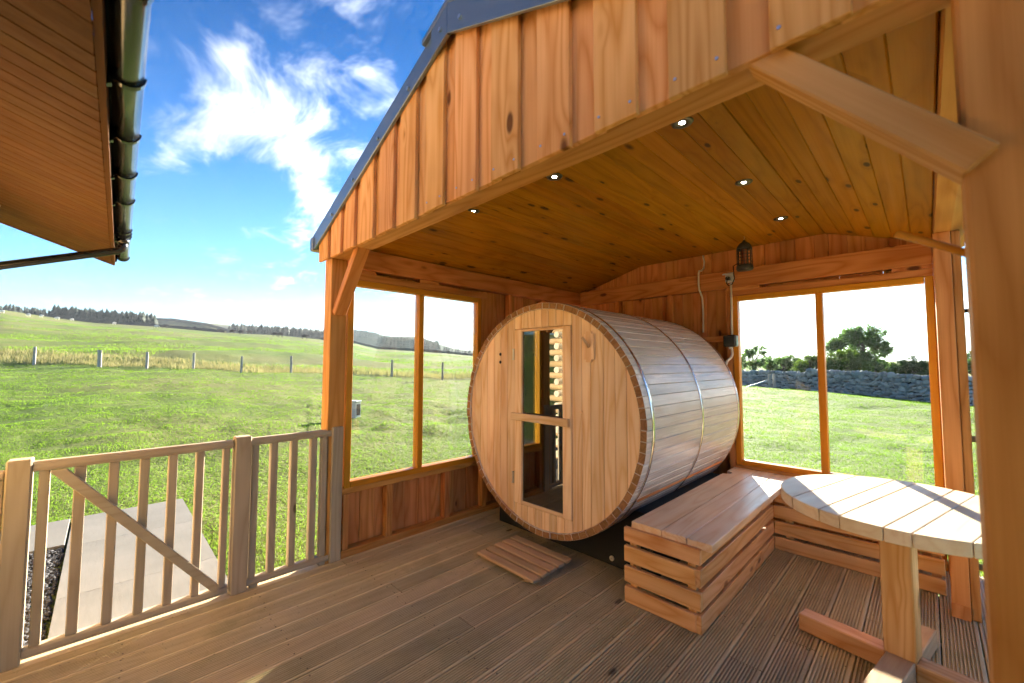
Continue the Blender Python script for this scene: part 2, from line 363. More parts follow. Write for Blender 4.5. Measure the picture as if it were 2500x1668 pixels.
def lathe(bm, prof, c, seg=20):
    rings = [[bm.verts.new((c[0]+r_*math.cos(t), c[1]+r_*math.sin(t), c[2]+z_)) for t in [2*math.pi*k/seg for k in range(seg)]] for r_, z_ in prof]
    for q0, q1 in zip(rings, rings[1:]):
        for k in range(seg): bm.faces.new((q0[k], q0[(k+1) % seg], q1[(k+1) % seg], q1[k]))
    bm.faces.new(rings[0][::-1]); bm.faces.new(rings[-1])
def npmesh(name, V, F, mat, smooth=False, nper=3):
    me = bpy.data.meshes.new(name); V = np.ascontiguousarray(V, dtype=np.float32); F = np.ascontiguousarray(F, dtype=np.int32)
    me.vertices.add(len(V)); me.vertices.foreach_set('co', V.ravel())
    me.loops.add(F.size); me.loops.foreach_set('vertex_index', F.ravel())
    me.polygons.add(len(F)); me.polygons.foreach_set('loop_start', np.arange(0, F.size, nper, dtype=np.int32)); me.polygons.foreach_set('loop_total', np.full(len(F), nper, np.int32))
    me.update(calc_edges=True); me.materials.append(mat)
    if smooth: me.shade_smooth()
    return link(bpy.data.objects.new(name, me))

# ------------------------------------------------------------------ terrain
SY, CY = math.sin(YAW), math.cos(YAW)
ZG = -.2
_px = [-600, 85, 244, 360, 474, 591, 712, 958, 1081, 1500, 1808, 2265, 2900]
_zf = [2.0, 1.50, 1.42, 1.26, 1.15, .96, .80, .50, .37, .12, .0, -.4, -.6]
_df = [27, 27, 27, 27, 27, 27, 27, 27, 27, 28, 29, 21, 16]
_rx = [-600, 0, 126, 218, 374, 545, 681, 783, 864, 923, 1035, 1160, 1500, 1808, 2150, 2700]
_ry = [735, 756, 775, 787, 797, 812, 819, 829, 838, 853, 858, 870, 876, 880, 882, 880]
DR = 180.0
def hor(px): return 885.6 + (px-256)*.00269
def terr(x, y, bumps=True):
    x = np.asarray(x, float); y = np.asarray(y, float)
    fw = -SY*x + CY*y; rt = CY*x + SY*y; r = np.hypot(x, y)
    a = np.clip(np.arctan2(rt, fw), -R(60), R(60)); px = 1250+FPX*np.tan(a); D = r*np.cos(a)
    zf = np.interp(px, _px, _zf); df = np.interp(px, _px, _df); yr = np.interp(px, _rx, _ry)
    zr = H + (hor(px)-yr)/FPX*DR
    t = np.clip((D-5.5)/(df-5.5), 0, 1); z1 = ZG + (zf-ZG)*(t**1.25)
    t2 = np.clip((D-df)/(DR-df), 0, 1); z2 = zf + (zr-zf)*t2
    z3 = zr - np.clip((D-DR)*.05, 0, None)
    z = np.where(D < df, z1, np.where(D < DR, z2, np.maximum(z3, -6)))
    # bank in front of the stone wall
    k = np.clip((px-1560)/240, 0, 1)*np.exp(-((D-(df-6.0))/2.6)**2)*.22
    return z + k
def bumpz(x, y):
    r = math.hypot(x, y)
    if r < 5: return 0
    k = min(1, (r-5)/5); s = 0
    s += mnoise.noise((x*.55, y*.55, 3.1))*.085 + mnoise.noise((x*1.7, y*1.7, 8.3))*.042
    fw = -SY*x+CY*y; px = 1250+FPX*((CY*x+SY*y)/max(fw, .3))
    if 760 < px < 1300 and 8 < fw < 15: s += (mnoise.noise((x*1.3, y*1.3, 5))*.09)
    if r > 30: s += mnoise.noise((x*.09, y*.09, 1.7))*.5 + mnoise.noise((x*.3, y*.3, 2.2))*.22
    if r > 150: s *= max(0, 1-(r-150)/60)
    return s*k
def ground():
    rad = [0.4]
    while rad[-1] < 5000: rad.append(rad[-1]*1.045 + .02)
    A = np.concatenate([np.linspace(-62, 62, 420), np.linspace(66, 294, 60)]); nA = len(A)
    V = [(0, 0, ZG)]
    for r_ in rad:
        for a in A:
            t = R(a); x = r_*(-SY*math.cos(t)+CY*math.sin(t)); y = r_*(CY*math.cos(t)+SY*math.sin(t)); V.append((x, y, 0))
    V = np.array(V); V[:, 2] = terr(V[:, 0], V[:, 1])
    for i in range(1, len(V)):
        if V[i, 0]**2+V[i, 1]**2 < 200*200: V[i, 2] += bumpz(V[i, 0], V[i, 1])
    # keep the ground under the path and gravel a little low
    inp = (V[:, 0] > -6.3) & (V[:, 0] < -2.9) & (V[:, 1] > -2.2) & (V[:, 1] < .75); V[inp, 2] = ZG-.01
    F = []
    n = len(rad)
    i, j = np.meshgrid(np.arange(n-1), np.arange(nA), indexing='ij'); j2 = (j+1) % nA
    F = np.stack([1+i*nA+j, 1+(i+1)*nA+j, 1+(i+1)*nA+j2, 1+i*nA+j2], -1).reshape(-1, 4)
    o = npmesh('ground', V, F, M_GROUND, True, 4); o['kind'] = 'structure'
ground()
def gpos(px, D):
    a = (px-1250)/FPX; x = -SY*D + CY*a*D; y = CY*D + SY*a*D
    return x, y, float(terr(x, y))
def gz(x, y): return float(terr(x, y)) + bumpz(x, y)

# distant hills: ridge profiles (pixel column, pixel row), each at its own distance
def hill(name, prof, D, depth, drop, mat):
    xs = np.linspace(prof[0][0], prof[-1][0], 90); ys = np.interp(xs, *zip(*prof)); V = []; rows = [(-depth, 1.0), (-depth*.6, .55), (-depth*.3, .2), (-depth*.12, .04), (0, 0), (depth*.5, .3), (depth, 1.0)]
    for px, py in zip(xs, ys):
        top = H + (hor(px)-py)/FPX*D
        for dd, k in rows:
            d = D+dd; a = (px-1250)/FPX
            V.append((-SY*d+CY*a*D, CY*d+SY*a*D, top - k*(top+drop) + mnoise.noise((px*.02, dd*.01, D))*D*.003*(1 if k else .5)))
    n = len(rows); F = [(i*n+j, (i+1)*n+j, (i+1)*n+j+1, i*n+j+1) for i in range(len(xs)-1) for j in range(n-1)]
    o = npmesh(name, np.array(V), np.array(F), mat, True, 4); o['kind'] = 'structure'; return o
M_HILL1 = mat_hill('moor_field', (.13, .13, .045), (.19, .17, .075))
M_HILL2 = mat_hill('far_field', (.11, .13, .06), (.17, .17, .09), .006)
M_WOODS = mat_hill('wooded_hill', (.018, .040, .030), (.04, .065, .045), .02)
M_BLUE = mat_hill('hazed_far_moor', (.10, .14, .15), (.14, .17, .17), .004)  # blue of distant haze put into the hill colour
hill('hill', [(300, 790), (340, 779), (420, 781), (500, 792), (560, 808), (640, 822), (760, 836)], 330, 120, 8, M_HILL1)
hill('hill', [(380, 800), (439, 786), (520, 789), (560, 794), (640, 797), (708, 802), (766, 806), (830, 812), (900, 826)], 800, 250, 20, M_HILL2)
hill('wooded_hill', [(790, 822), (864, 808), (902, 811), (945, 821), (1025, 822), (1068, 838), (1112, 852), (1163, 858), (1240, 868), (1330, 880)], 620, 200, 20, M_WOODS)
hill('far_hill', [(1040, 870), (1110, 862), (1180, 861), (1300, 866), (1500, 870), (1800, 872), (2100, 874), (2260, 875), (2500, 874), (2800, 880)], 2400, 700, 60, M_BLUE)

# ------------------------------------------------------------------ path and gravel
pth = thing('path', 'x', 'x', (-4.6, .1, ZG)); del pth['label'], pth['category']; pth['kind'] = 'structure'
for (x0, x1) in ((-6.14, -5.221), (-5.219, -4.121), (-4.119, -3.1)):
    for (y0, y1) in ((-.17, .70),):
        plank('slab', x0, x1, y0, y1, ZG-.06, ZG+.03, None, pth, .0008, M_CONC)
plank('slab', -6.14, -5.30, -1.6, -.185, ZG-.06, ZG+.03, None, pth, .006, M_CONC)
def gravel():
    n = 9000; bx = rng.uniform(-5.28, -3.12, n); by = rng.uniform(-1.6, -.19, n); s = rng.uniform(.012, .026, n)
    base = np.array([(1, 0, 0), (-1, 0, 0), (0, 1, 0), (0, -1, 0), (0, 0, .7), (0, 0, -.7)]); tri = np.array([(0, 2, 4), (2, 1, 4), (1, 3, 4), (3, 0, 4), (2, 0, 5), (1, 2, 5), (3, 1, 5), (0, 3, 5)])
    V = base[None]*s[:, None, None]*rng.uniform(.6, 1.3, (n, 1, 3)); a = rng.uniform(0, 6.28, n); c_, s_ = np.cos(a), np.sin(a)
    X = V[..., 0]*c_[:, None]-V[..., 1]*s_[:, None]; Y = V[..., 0]*s_[:, None]+V[..., 1]*c_[:, None]
    V = np.stack([X+bx[:, None], Y+by[:, None], V[..., 2]+ZG+.008], -1)
    o = npmesh('gravel', V.reshape(-1, 3), (tri[None]+6*np.arange(n)[:, None, None]).reshape(-1, 3), M_GRAVEL); o['kind'] = 'stuff'; o['label'] = 'dark gravel bed beside the concrete path'
gravel()

# ------------------------------------------------------------------ deck
deck = thing('deck', 'x', 'x', (-1, 1, 0)); del deck['label'], deck['category']; deck['kind'] = 'structure'
PITCHB = .1445; BW = .139
def board_mesh(L, key):
    n = 9; hw = BW/2; fl = .010; gp = (BW-2*fl)/n; prof = [(-hw, -.028), (-hw, -.003), (-hw+.003, 0)]
    x = -hw+fl
    for k in range(n):
        prof += [(x+.0005, 0), (x+gp*.14, -.0095), (x+gp*.46, -.0095), (x+gp*.62, 0)]; x += gp
    prof += [(hw-.003, 0), (hw, -.003), (hw, -.028)]
    bm = bmesh.new(); prism(bm, prof, 'y', -L/2, L/2); bmesh.ops.recalc_face_normals(bm, faces=bm.faces)
    me = bpy.data.meshes.new('board'); bm.to_mesh(me); bm.free(); me.materials.append(wood('deck', 'Y')); return me
_bm = {}
k = 0
for i in range(-19, 11):
    xc = -.293 - PITCHB/2 + PITCHB*i
    if xc-BW/2 < -3.075: continue
    cut = [-1.22, (2.05, 2.95, 1.25, 2.4)[i % 4] + .1*((i*7) % 3), 4.20]
    if i == -1: cut[1] = 2.53
    if i == -2: cut[1] = 2.19
    for y0, y1 in zip(cut, cut[1:]):
        L = round(y1-y0-.005, 3)
        if L not in _bm: _bm[L] = board_mesh(L, L)
        o = bpy.data.objects.new('board', _bm[L]); link(o, deck, (xc, (y0+y1)/2, -.0005*((i*5) % 3)))
plank('edge_board', -3.065, -2.945-.03, -1.22, 4.20, -.03, .003, 'deck', deck)
plank('fascia', -3.10, -3.068, -1.22, 4.20, ZG-.1, -.004, 'treated', deck)
bm = bmesh.new()
for i in range(-18, 11):
    for y in (-.5, .1, .7, 1.3, 1.9, 2.5, 3.1, 3.7):
        for q in (-.045, .045):
            x = -.293-PITCHB/2+PITCHB*i+q; bmesh.ops.create_circle(bm, cap_ends=True, segments=6, radius=.0042, matrix=Matrix.Translation((x, y+((i*3) % 5)*.004, .0012)))
o = part('screws', bm, flat('rusted_screw', (.05, .035, .025), .6, .3, .3, 40), deck); o['kind'] = 'stuff'
for y in (-1.1, -.5, .1, .7, 1.3, 1.9, 2.5, 3.1, 3.7, 4.15): plank('joist', -3.06, 1.1, y-.022, y+.022, -.17, -.030, 'treated', deck)

# ------------------------------------------------------------------ garden pavilion
pav = thing('pavilion', 'open-fronted larch pavilion with boarded gable and grey metal verge over the sauna', 'pavilion', (-1.47, 2.6, 0))
PF, PB = 1.135, 1.25            # front posts, front and back faces
BZ = 2.16                       # underside of the front beam
plank('post', -3.12, -3.0, PF, PB, -.2, BZ, 'larch', pav, .004)
plank('post', .062, .185, PF, PB, -.2, BZ, 'oldlarch', pav, .006)
plank('post', .046, .118, 3.42, 3.52, .0, 2.17, 'redwood', pav, .004)
plank('post', .1195, .157, 3.435, 3.52, .0, 2.17, 'redwood', pav, .004)
plank('post_foot', .044, .118, 3.411, 3.4195, .0, .075, 'redwood', pav, .002)
plank('post', .05, .17, 4.10, 4.22, -.2, 2.17, 'redwood', pav, .004)
plank('beam', -3.12, .185, PF, PB, BZ+.001, BZ+.17, 'larch', pav, .004)
# knee braces
bar('knee_brace', (-2.985, 1.19, 1.76), (-2.60, 1.19, 2.20), .055, .085, 'larch', pav, (0, 1, 0))
bar('knee_brace', (.085, 1.162, 1.775), (-.305, 1.162, 2.215), .06, .088, 'gable', pav, (0, 1, 0))
# gable boards: two layers, lapped
RX, RZ, EX, EZ = -1.49, 3.022, -3.20, 2.315
slope = (RZ-EZ)/(RX-EX)
def roofz(x): return RZ - abs(x-RX)*slope
outer = [(-3.122, -2.961), (-2.90, -2.739), (-2.663, -2.529), (-2.448, -2.272), (-2.197, -2.034), (-1.964, -1.808), (-1.713, -1.565), (-1.475, -1.323), (-1.227, -1.071), (-.975, -.826), (-.728, -.579), (-.482, -.333), (-.236, -.085), (.01, .19)]
def gboard(x0, x1, y0, y1, zb, name='gable_board', kind='gable', top=-.02, rz=roofz):
    bm = bmesh.new(); xs = [x0, x1] if not (x0 < RX < x1) else [x0, RX, x1]
    prism(bm, [(x0, zb), (x1, zb)] + [(x, rz(x)+top) for x in xs[::-1]], 'y', y0, y1)
    bmesh.ops.bevel(bm, geom=list(bm.edges), offset=.0025, segments=1, affect='EDGES')
    return part(name, bm, wood(kind, 'Z'), pav)
for i, (a, b) in enumerate(outer):
    gboard(a, b, 1.087, 1.108, 2.142 - .004*(i % 2))
for (a, b), (c, d) in zip(outer, outer[1:]):
    gboard(b-.022, c+.022, 1.1085, 1.1335, 2.152)
# screws on the gable boards
for i, (a, b) in enumerate(outer[6:]):
    for x in (a+.02, b-.02):
        bm = bmesh.new(); atube(bm, [(x, 1.0866, 2.185), (x, 1.084, 2.185)], .0045, 8); part('screw', bm, M_ZINC, pav)
# verge flashings and ridge cap
def verge(name, xa, xb, za, zb, y0, y1, hgt, parent=pav):
    bm = bmesh.new(); prism(bm, [(xa, za), (xb, zb), (xb, zb-hgt), (xa, za-hgt)], 'y', y0, y1)
    bmesh.ops.bevel(bm, geom=list(bm.edges), offset=.002, segments=1, affect='EDGES'); return part(name, bm, M_TRIM, parent)
RXr = 2*RX-EX
verge('verge_flashing', EX, RX-.001, EZ+.03, RZ+.03, 1.066, 1.0855, .115)
verge('verge_flashing', RX+.001, RXr, RZ+.03, EZ+.03, 1.066, 1.0855, .115)
cap = verge('ridge_cap', RX-.21, RX-.001, RZ+.058-.21*slope, RZ+.058, 1.048, 4.35, .026)
verge('ridge_cap', RX+.001, RX+.21, RZ+.058, RZ+.058-.21*slope, 1.048, 4.35, .026)
verge('cap_end', RX-.13, RX-.001, RZ+.030-.13*slope, RZ+.030, 1.049, 1.0655, .145)
verge('cap_end', RX+.001, RX+1.9, RZ+.030, RZ+.030-1.9*slope, 1.049, 1.0655, .145)
plank('eaves_trim', EX-.012, EX+.035, 1.05, 4.35, EZ-.085, EZ+.02, None, pav, .01, M_TRIM)
for s in (-1, 1):
    for k in range(5):
        xx = RX + s*(.36+.33*k); zz = roofz(xx)-.045
        bm = bmesh.new(); atube(bm, [(xx, 1.0658, zz), (xx, 1.057, zz)], .011, 8); part('screw', bm, M_ZINC, pav)
for xx, zz in ((RX-.05, RZ-.07), (RX+.10, RZ-.10)):
    bm = bmesh.new(); atube(bm, [(xx, 1.0489, zz), (xx, 1.041, zz)], .011, 8); part('screw', bm, M_ZINC, pav)
for s, xe in ((-1, EX), (1, RXr)):
    bm = bmesh.new(); e = .004*s
    prism(bm, [(RX+e, RZ+.028), (xe, EZ+.028), (xe, EZ), (RX+e, RZ)], 'y', 1.09, 4.35); part('roof_sheet', bm, M_ROOF, pav)
# ceiling: flat middle with sloping sides, tongue and groove boards running back
CZ = 2.48; XL, XR = -2.21, -.56
nb = 17; bw = (XR-XL)/nb
for i in range(nb):
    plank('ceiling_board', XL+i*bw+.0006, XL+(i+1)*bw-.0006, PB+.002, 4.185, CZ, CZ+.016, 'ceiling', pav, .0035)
def slopeboards(xa, za, xb, zb, n):
    dx, dzz = (xb-xa)/n, (zb-za)/n
    for i in range(n):
        p = Vector((xa+dx*(i+.5), 0, za+dzz*(i+.5))); u_ = Vector((dx, 0, dzz)); L = u_.length-.0012
        bm = bmesh.new(); abox(bm, -L/2, L/2, (PB+.002-4.185)/2, (4.185-PB-.002)/2, 0, .016, .0035)
        bmesh.ops.recalc_face_normals(bm, faces=bm.faces)
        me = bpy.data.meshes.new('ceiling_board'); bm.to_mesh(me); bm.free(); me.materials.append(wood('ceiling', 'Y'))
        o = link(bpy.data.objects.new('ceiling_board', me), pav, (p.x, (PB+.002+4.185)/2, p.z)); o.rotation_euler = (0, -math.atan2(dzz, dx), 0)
slopeboards(-3.0, 2.262, XL-.001, CZ, 8)
slopeboards(XR+.001, CZ, .05, 2.285, 6)
# left wall (inner face x=-3.0)
LX = -3.0
plank('wall_beam', -3.075, LX+.03, PB+.001, 4.12, 2.112, 2.262, 'redwood', pav, .004)
plank('lintel', -3.075, LX+.003, PB+.001, 2.63, 2.030, 2.084, 'redwood', pav, .003)
plank('packer', -3.075, LX+.002, PB+.001, 1.475, 2.0845, 2.1115, 'redwood', pav, .002)
plank('packer', -3.075, LX+.002, 1.87, 2.06, 2.0845, 2.1115, 'redwood', pav, .002)
plank('bottom_plate', -3.075, LX, PB+.001, 4.12, .0, .055, 'larch', pav, .004)
plank('sill_rail', -3.075, LX-.002, PB+.001, 2.64, .452, .492, 'larch', pav, .003)
for y0, y1 in ((1.262, 1.305), (1.60, 1.655), (2.15, 2.205), (2.575, 2.63)):
    plank('stud', -3.062, LX-.004, y0, y1, .056, .451, 'redwood', pav, .003)
plank('stud', -3.07, LX+.001, 2.556, 2.632, .493, 2.029, 'larch', pav, .003)
for yy in (2.93, 3.45, 3.95): plank('stud', -3.07, LX-.002, yy, yy+.045, .056, 2.111, 'redwood', pav, .003)
def clad(ax, edges, lay0, lay1, z0, z1, kind='redwood', ztop=None):
    for i, (a, b) in enumerate(zip(edges, edges[1:])):
        l0, l1 = (lay0, lay1) if i % 2 else (lay0-.004 if ax == 'x' else lay0+.004, lay1-.004 if ax == 'x' else lay1+.004)
        q = (l0, l1, a+.0008, b-.0008) if ax == 'x' else (a+.0008, b-.0008, l0, l1)
        zt = z1 if ztop is None else ztop((a+b)/2)
        plank('wall_board', *q, z0+.002*(i % 3), zt, kind, pav, .002)
clad('x', [1.252, 1.42, 1.54, 1.66, 1.80, 1.93, 2.06, 2.16, 2.30, 2.44, 2.56], -3.095, -3.076, -.1, .462)
clad('x', [2.56, 2.69, 2.82, 2.96, 3.08, 3.22, 3.35, 3.47, 3.61, 3.74, 3.88, 4.00, 4.14], -3.095, -3.076, -.1, 2.30)
clad('x', [1.252, 1.45, 1.62, 1.80, 1.98, 2.16, 2.34, 2.56], -3.095, -3.076, 2.035, 2.30)
# window frames
def window(name, ax, w0, w1, z0, z1, p0, p1, fw, mull, kind='stain'):
    """frame in wall plane: ax is the wall normal axis; p0..p1 its depth"""
    fr = None
    def pl(nm, a, b, c, d, par, q0=p0, q1=p1):
        return plank(nm, *((q0, q1, a, b) if ax == 'x' else (a, b, q0, q1)), c, d, kind, par, .003)
    fr = thing('window', 'x', 'x', ((p0+p1)/2, (w0+w1)/2, z0) if ax == 'x' else ((w0+w1)/2, (p0+p1)/2, z0)); del fr['label'], fr['category']
    fr.parent = pav; fr.location = WC[fr.name]-WC[pav.name]
    pl('frame', w0-fw, w0, z0-fw, z1+fw, fr); pl('frame', w1, w1+fw, z0-fw, z1+fw, fr)
    pl('frame', w0+.0005, w1-.0005, z0-fw, z0, fr); pl('frame', w0+.0005, w1-.0005, z1, z1+fw, fr)
    pl('mullion', mull-.024, mull+.024, z0+.0005, z1-.0005, fr)
    pm = (p0*.35+p1*.65) if ax == 'y' else (p0*.65+p1*.35)
    for a, b in ((w0, mull-.024), (mull+.024, w1)):
        bm = bmesh.new(); q = (pm-.002, pm+.002, a+.0006, b-.0006) if ax == 'x' else (a+.0006, b-.0006, pm-.002, pm+.002)
        abox(bm, *q, z0+.0006, z1-.0006); part('pane', bm, M_GLASS, fr)
    return fr
window('window', 'x', 1.308, 2.508, .537, 1.984, -3.072, -2.999, .0445, 1.892)
# back wall (inner face y=4.12)
BY = 4.12
plank('wall_beam', -3.07, .049, BY, BY+.07, 2.112, 2.278, 'redwood', pav, .004)
plank('lintel', -1.255, .049, BY+.004, BY+.075, 2.031, 2.083, 'redwood', pav, .003)
plank('packer', -1.3, -1.03, BY+.003, BY+.075, 2.0835, 2.1115, 'redwood', pav, .002)
plank('packer', -.165, .049, BY+.003, BY+.075, 2.0835, 2.1115, 'redwood', pav, .002)
for x0, x1 in ((-2.49, -2.445), (-1.88, -1.835), (-1.315, -1.262)):
    plank('stud', x0, x1, BY+.005, BY+.075, .056, 2.111, 'redwood', pav, .003)
plank('noggin', -1.834, -1.316, BY+.006, BY+.07, 1.615, 1.665, 'redwood', pav, .003)
plank('bottom_plate', -3.07, .049, BY, BY+.075, .0, .055, 'larch', pav, .004)
plank('sill_rail', -1.261, .049, BY+.004, BY+.075, .44, .490, 'larch', pav, .003)
e = -3.07; ed = [e]
for k in range(60):
    e += (.105, .13, .09, .12, .075, .14)[k % 6]
    if e > -1.26: break
    ed.append(e)
ed.append(-1.262)
clad('y', ed, BY+.078, BY+.097, -.1, 2.15)
ed2 = [-3.07]
while ed2[-1] < .05: ed2.append(ed2[-1]+(.11, .135, .095, .12)[len(ed2) % 4])
clad('y', ed2, BY+.078, BY+.097, 2.152, 2.5, 'redwood', lambda x: min(2.52, 2.5))
clad('y', [-1.262]+[-1.262+.131*k for k in range(1, 11)], BY+.078, BY+.097, -.1, .44)
clad('y', [-1.262]+[-1.262+.131*k for k in range(1, 11)], BY+.078, BY+.097, 2.035, 2.15)
window('window', 'y', -1.212, .005, .538, 1.985, BY-.002, BY+.072, .0445, -.607)
# back gable above the ceiling, seen only from outside
gboard(-3.1, RX, BY+.099, BY+.115, 2.2, 'gable_board', 'gable', -.03); gboard(RX+.001, .15, BY+.099, BY+.115, 2.2, 'gable_board', 'gable', -.03)
# right header with a waney lower edge
bm = bmesh.new(); nseg = 30
rows = []
for i in range(nseg+1):
    y = PB+.002 + (4.09-PB)*i/nseg; zz = 2.172 + .006*mnoise.noise((y*3, 0, 0)) ; xr = .20 + .012*mnoise.noise((y*4, 5, 0))
    rows.append([bm.verts.new(p) for p in ((.056, y, zz), (.12, y, zz+.002*math.sin(y*9)), (xr, y, zz+.03), (.19, y, 2.36), (.056, y, 2.36))])
for a, b in zip(rows, rows[1:]):
    for k in range(5): bm.faces.new((a[k], a[(k+1) % 5], b[(k+1) % 5], b[k]))
bm.faces.new(rows[0]); bm.faces.new(rows[-1][::-1])
part('header', bm, wood('larch', 'Y'), pav)
# the coat peg on the front post
tag(tube('coat_peg', [on('y', 1.30, 2190, 572), on('y', 1.275, 2290, 598), on('y', 1.249, 2400, 630)], .0085, wood('stain', 'X')), 'round wooden coat peg sticking out of the near post', 'coat peg')

# recessed ceiling lights
spots = [('nearest to the left wall, behind the front beam', (-2.225, 1.81)), ('middle one of the row behind the front beam', (-1.475, 1.80)), ('right-hand one of the row behind the front beam', (-.733, 1.79)),
         ('middle one of the right-hand row running to the back', (-.728, 2.65)), ('nearest to the back wall', (-.725, 3.51))]
for lab, (x, y) in spots:
    t = thing('downlight', 'round recessed ceiling light, ' + lab, 'ceiling light', (x, y, CZ), 'recessed lights in the pavilion ceiling')
    bm = bmesh.new(); lathe(bm, [(.014, -.003), (.022, -.007), (.044, -.006), (.047, -.0005), (.014, -.0004)], (x, y, CZ), 28); part('ring', bm, M_RING, t, True)
    bm = bmesh.new(); lathe(bm, [(.0125, -.0035), (.013, -.001), (.011, -.0006)], (x, y, CZ), 24); part('lens', bm, M_LAMP, t)

# ------------------------------------------------------------------ electrics
def pw(px, py, y=4.10): return on('y', y, px, py)
c1 = tube('conduit', [pw(1716, 622, 4.205-.01), pw(1719, 640, 4.19), pw(1718, 655, 4.17), pw(1713, 661, 4.13), pw(1707, 662, 4.11), pw(1705.5, 668, 4.108), pw(1705.5, 695, 4.105), pw(1707, 708, 4.104), pw(1711, 717, 4.115), pw(1714.5, 727, 4.175), pw(1716.5, 760, 4.19), pw(1717, 812, 4.19)], .0085, M_PVC)
tag(c1, 'bent white cable conduit ending above the sauna on the back wall', 'conduit')
c2 = tube('conduit', [pw(1784, 684, 4.108), pw(1786, 740, 4.108), pw(1787, 822, 4.108)], .0095, M_PVC)
tag(c2, 'straight white cable conduit between the socket and the dark box', 'conduit')
c3 = tube('conduit', [pw(1787, 852, 4.108), pw(1788, 866, 4.108), pw(1784, 874, 4.10), pw(1775, 882, 4.07), pw(1772, 892, 4.03)], .011, M_PVC)
tag(c3, 'short bent white conduit below the dark box', 'conduit')
sk = thing('socket', 'grey weatherproof socket with its lid lifted on the back beam', 'socket', (-1.266, 4.10, 2.2))
plank('body', -1.30, -1.23, 4.075, 4.118, 2.16, 2.235, None, sk, .008, M_GREYP)
bar('lid', (-1.265, 4.09, 2.245), (-1.265, 4.02, 2.225), .085, .012, None, sk, (0, 0, 1), .004, M_GREYP)
plank('plug', -1.285, -1.25, 4.03, 4.075, 2.175, 2.205, None, sk, .006, M_BLACK)
jb = thing('junction_box', 'small charcoal switch box on the back wall beside the window', 'switch box', (-1.268, 4.1, 1.61))
plank('cover', -1.322, -1.215, 4.045, 4.085, 1.56, 1.668, None, jb, .012, M_SWITCH)
plank('back', -1.318, -1.212, 4.0855, 4.118, 1.563, 1.665, None, jb, .008, M_SIDE)
bm = bmesh.new(); lathe(bm, [(.016, 0), (.018, .012), (.014, .022)], (-1.268, 4.085, 1.54), 12); part('gland', bm, M_PVC, jb)
ZX, ZY = -1.052, 3.79
zp = thing('bug_zapper', 'black caged insect killer lamp hanging from the ceiling near the back wall', 'insect lamp', (ZX, ZY, 2.19))
bm = bmesh.new(); lathe(bm, [(.058, .0), (.064, .012), (.062, .04), (.056, .045)], (ZX, ZY, 2.19), 20); part('base', bm, M_SWITCH, zp, True)
bm = bmesh.new(); lathe(bm, [(.058, .175), (.060, .18), (.052, .205), (.036, .228), (.014, .240), (.008, .255)], (ZX, ZY, 2.19), 20); part('cap', bm, M_SWITCH, zp, True)
for k in range(14):
    a = k*2*math.pi/14; bm = bmesh.new(); x, y = ZX+.056*math.cos(a), ZY+.056*math.sin(a)
    atube(bm, [(x, y, 2.233), (x, y, 2.366)], .0035, 6); part('cage_bar', bm, M_SWITCH, zp)
for zz in (2.262, 2.29, 2.318, 2.345):
    bm = bmesh.new(); atube(bm, [(ZX+.057*math.cos(a), ZY+.057*math.sin(a), zz) for a in [2*math.pi*k/20 for k in range(21)]], .0022, 5, False); part('cage_hoop', bm, M_SWITCH, zp)
bm = bmesh.new(); atube(bm, [(ZX, ZY, 2.234), (ZX, ZY, 2.37)], .022, 12); part('coil', bm, M_COIL, zp)
tube('hook', [(ZX, ZY, 2.44), (ZX, ZY, 2.455), (ZX+.006, ZY, 2.465), (ZX, ZY, 2.4795)], .0025, M_ZINC, zp, 6)
tag(tube('lamp_cord', [(-1.267, 4.028, 2.18), (-1.268, 4.02, 2.14), (-1.25, 4.01, 2.115), (-1.215, 4.0, 2.125), (-1.19, 3.98, 2.17), (-1.185, 3.95, 2.2), (-1.183, 3.93, 2.27), (-1.13, 3.87, 2.275), (-1.09, 3.83, 2.225), (ZX-.05, ZY+.02, 2.21)], .004, M_BLACK, None, 8), 'thin black power cord looping from the socket to the insect lamp', 'cord')

# ------------------------------------------------------------------ barrel sauna
BC, BR, YF, YB_ = (-2.063, .997), .864, 2.33, 4.06
cradle = thing('barrel_cradle', 'black plinth under the barrel sauna with a round pale disc on its side', 'plinth', (-2.06, 3.3, 0))
bm = bmesh.new()
def cz_(x):
    q = BR*BR-(x-BC[0])**2; return BC[1]-math.sqrt(q)-.004 if q > 0 else .9
xs = np.linspace(-2.74, -1.29, 24); poly = [(-2.74, .004), (-1.29, .004)] + [(x, max(.05, min(.42, cz_(x)))) for x in xs[::-1]]
prism(bm, poly, 'y', 2.56, 3.95); part('cradle_block', bm, M_RUBBER, cradle)
dp = on('y', 2.558, 1494, 1363)
bm = bmesh.new(); atube(bm, [(dp.x, 2.5598, dp.z), (dp.x, 2.552, dp.z)], .017, 18); d_ = part('disc', bm, M_PVC, cradle)
bm = bmesh.new(); atube(bm, [(dp.x, 2.5518, dp.z), (dp.x, 2.546, dp.z)], .006, 10); part('screw', bm, M_ZINC, d_)
sa = thing('barrel_sauna', 'wooden barrel sauna with steel hoops and a glazed front door', 'sauna', (BC[0], 3.2, .13))
NS = 78; th = .045; da = 2*math.pi/NS
stave_mats = (wood('stave', 'Y'), wood('stave_end', 'Y'))
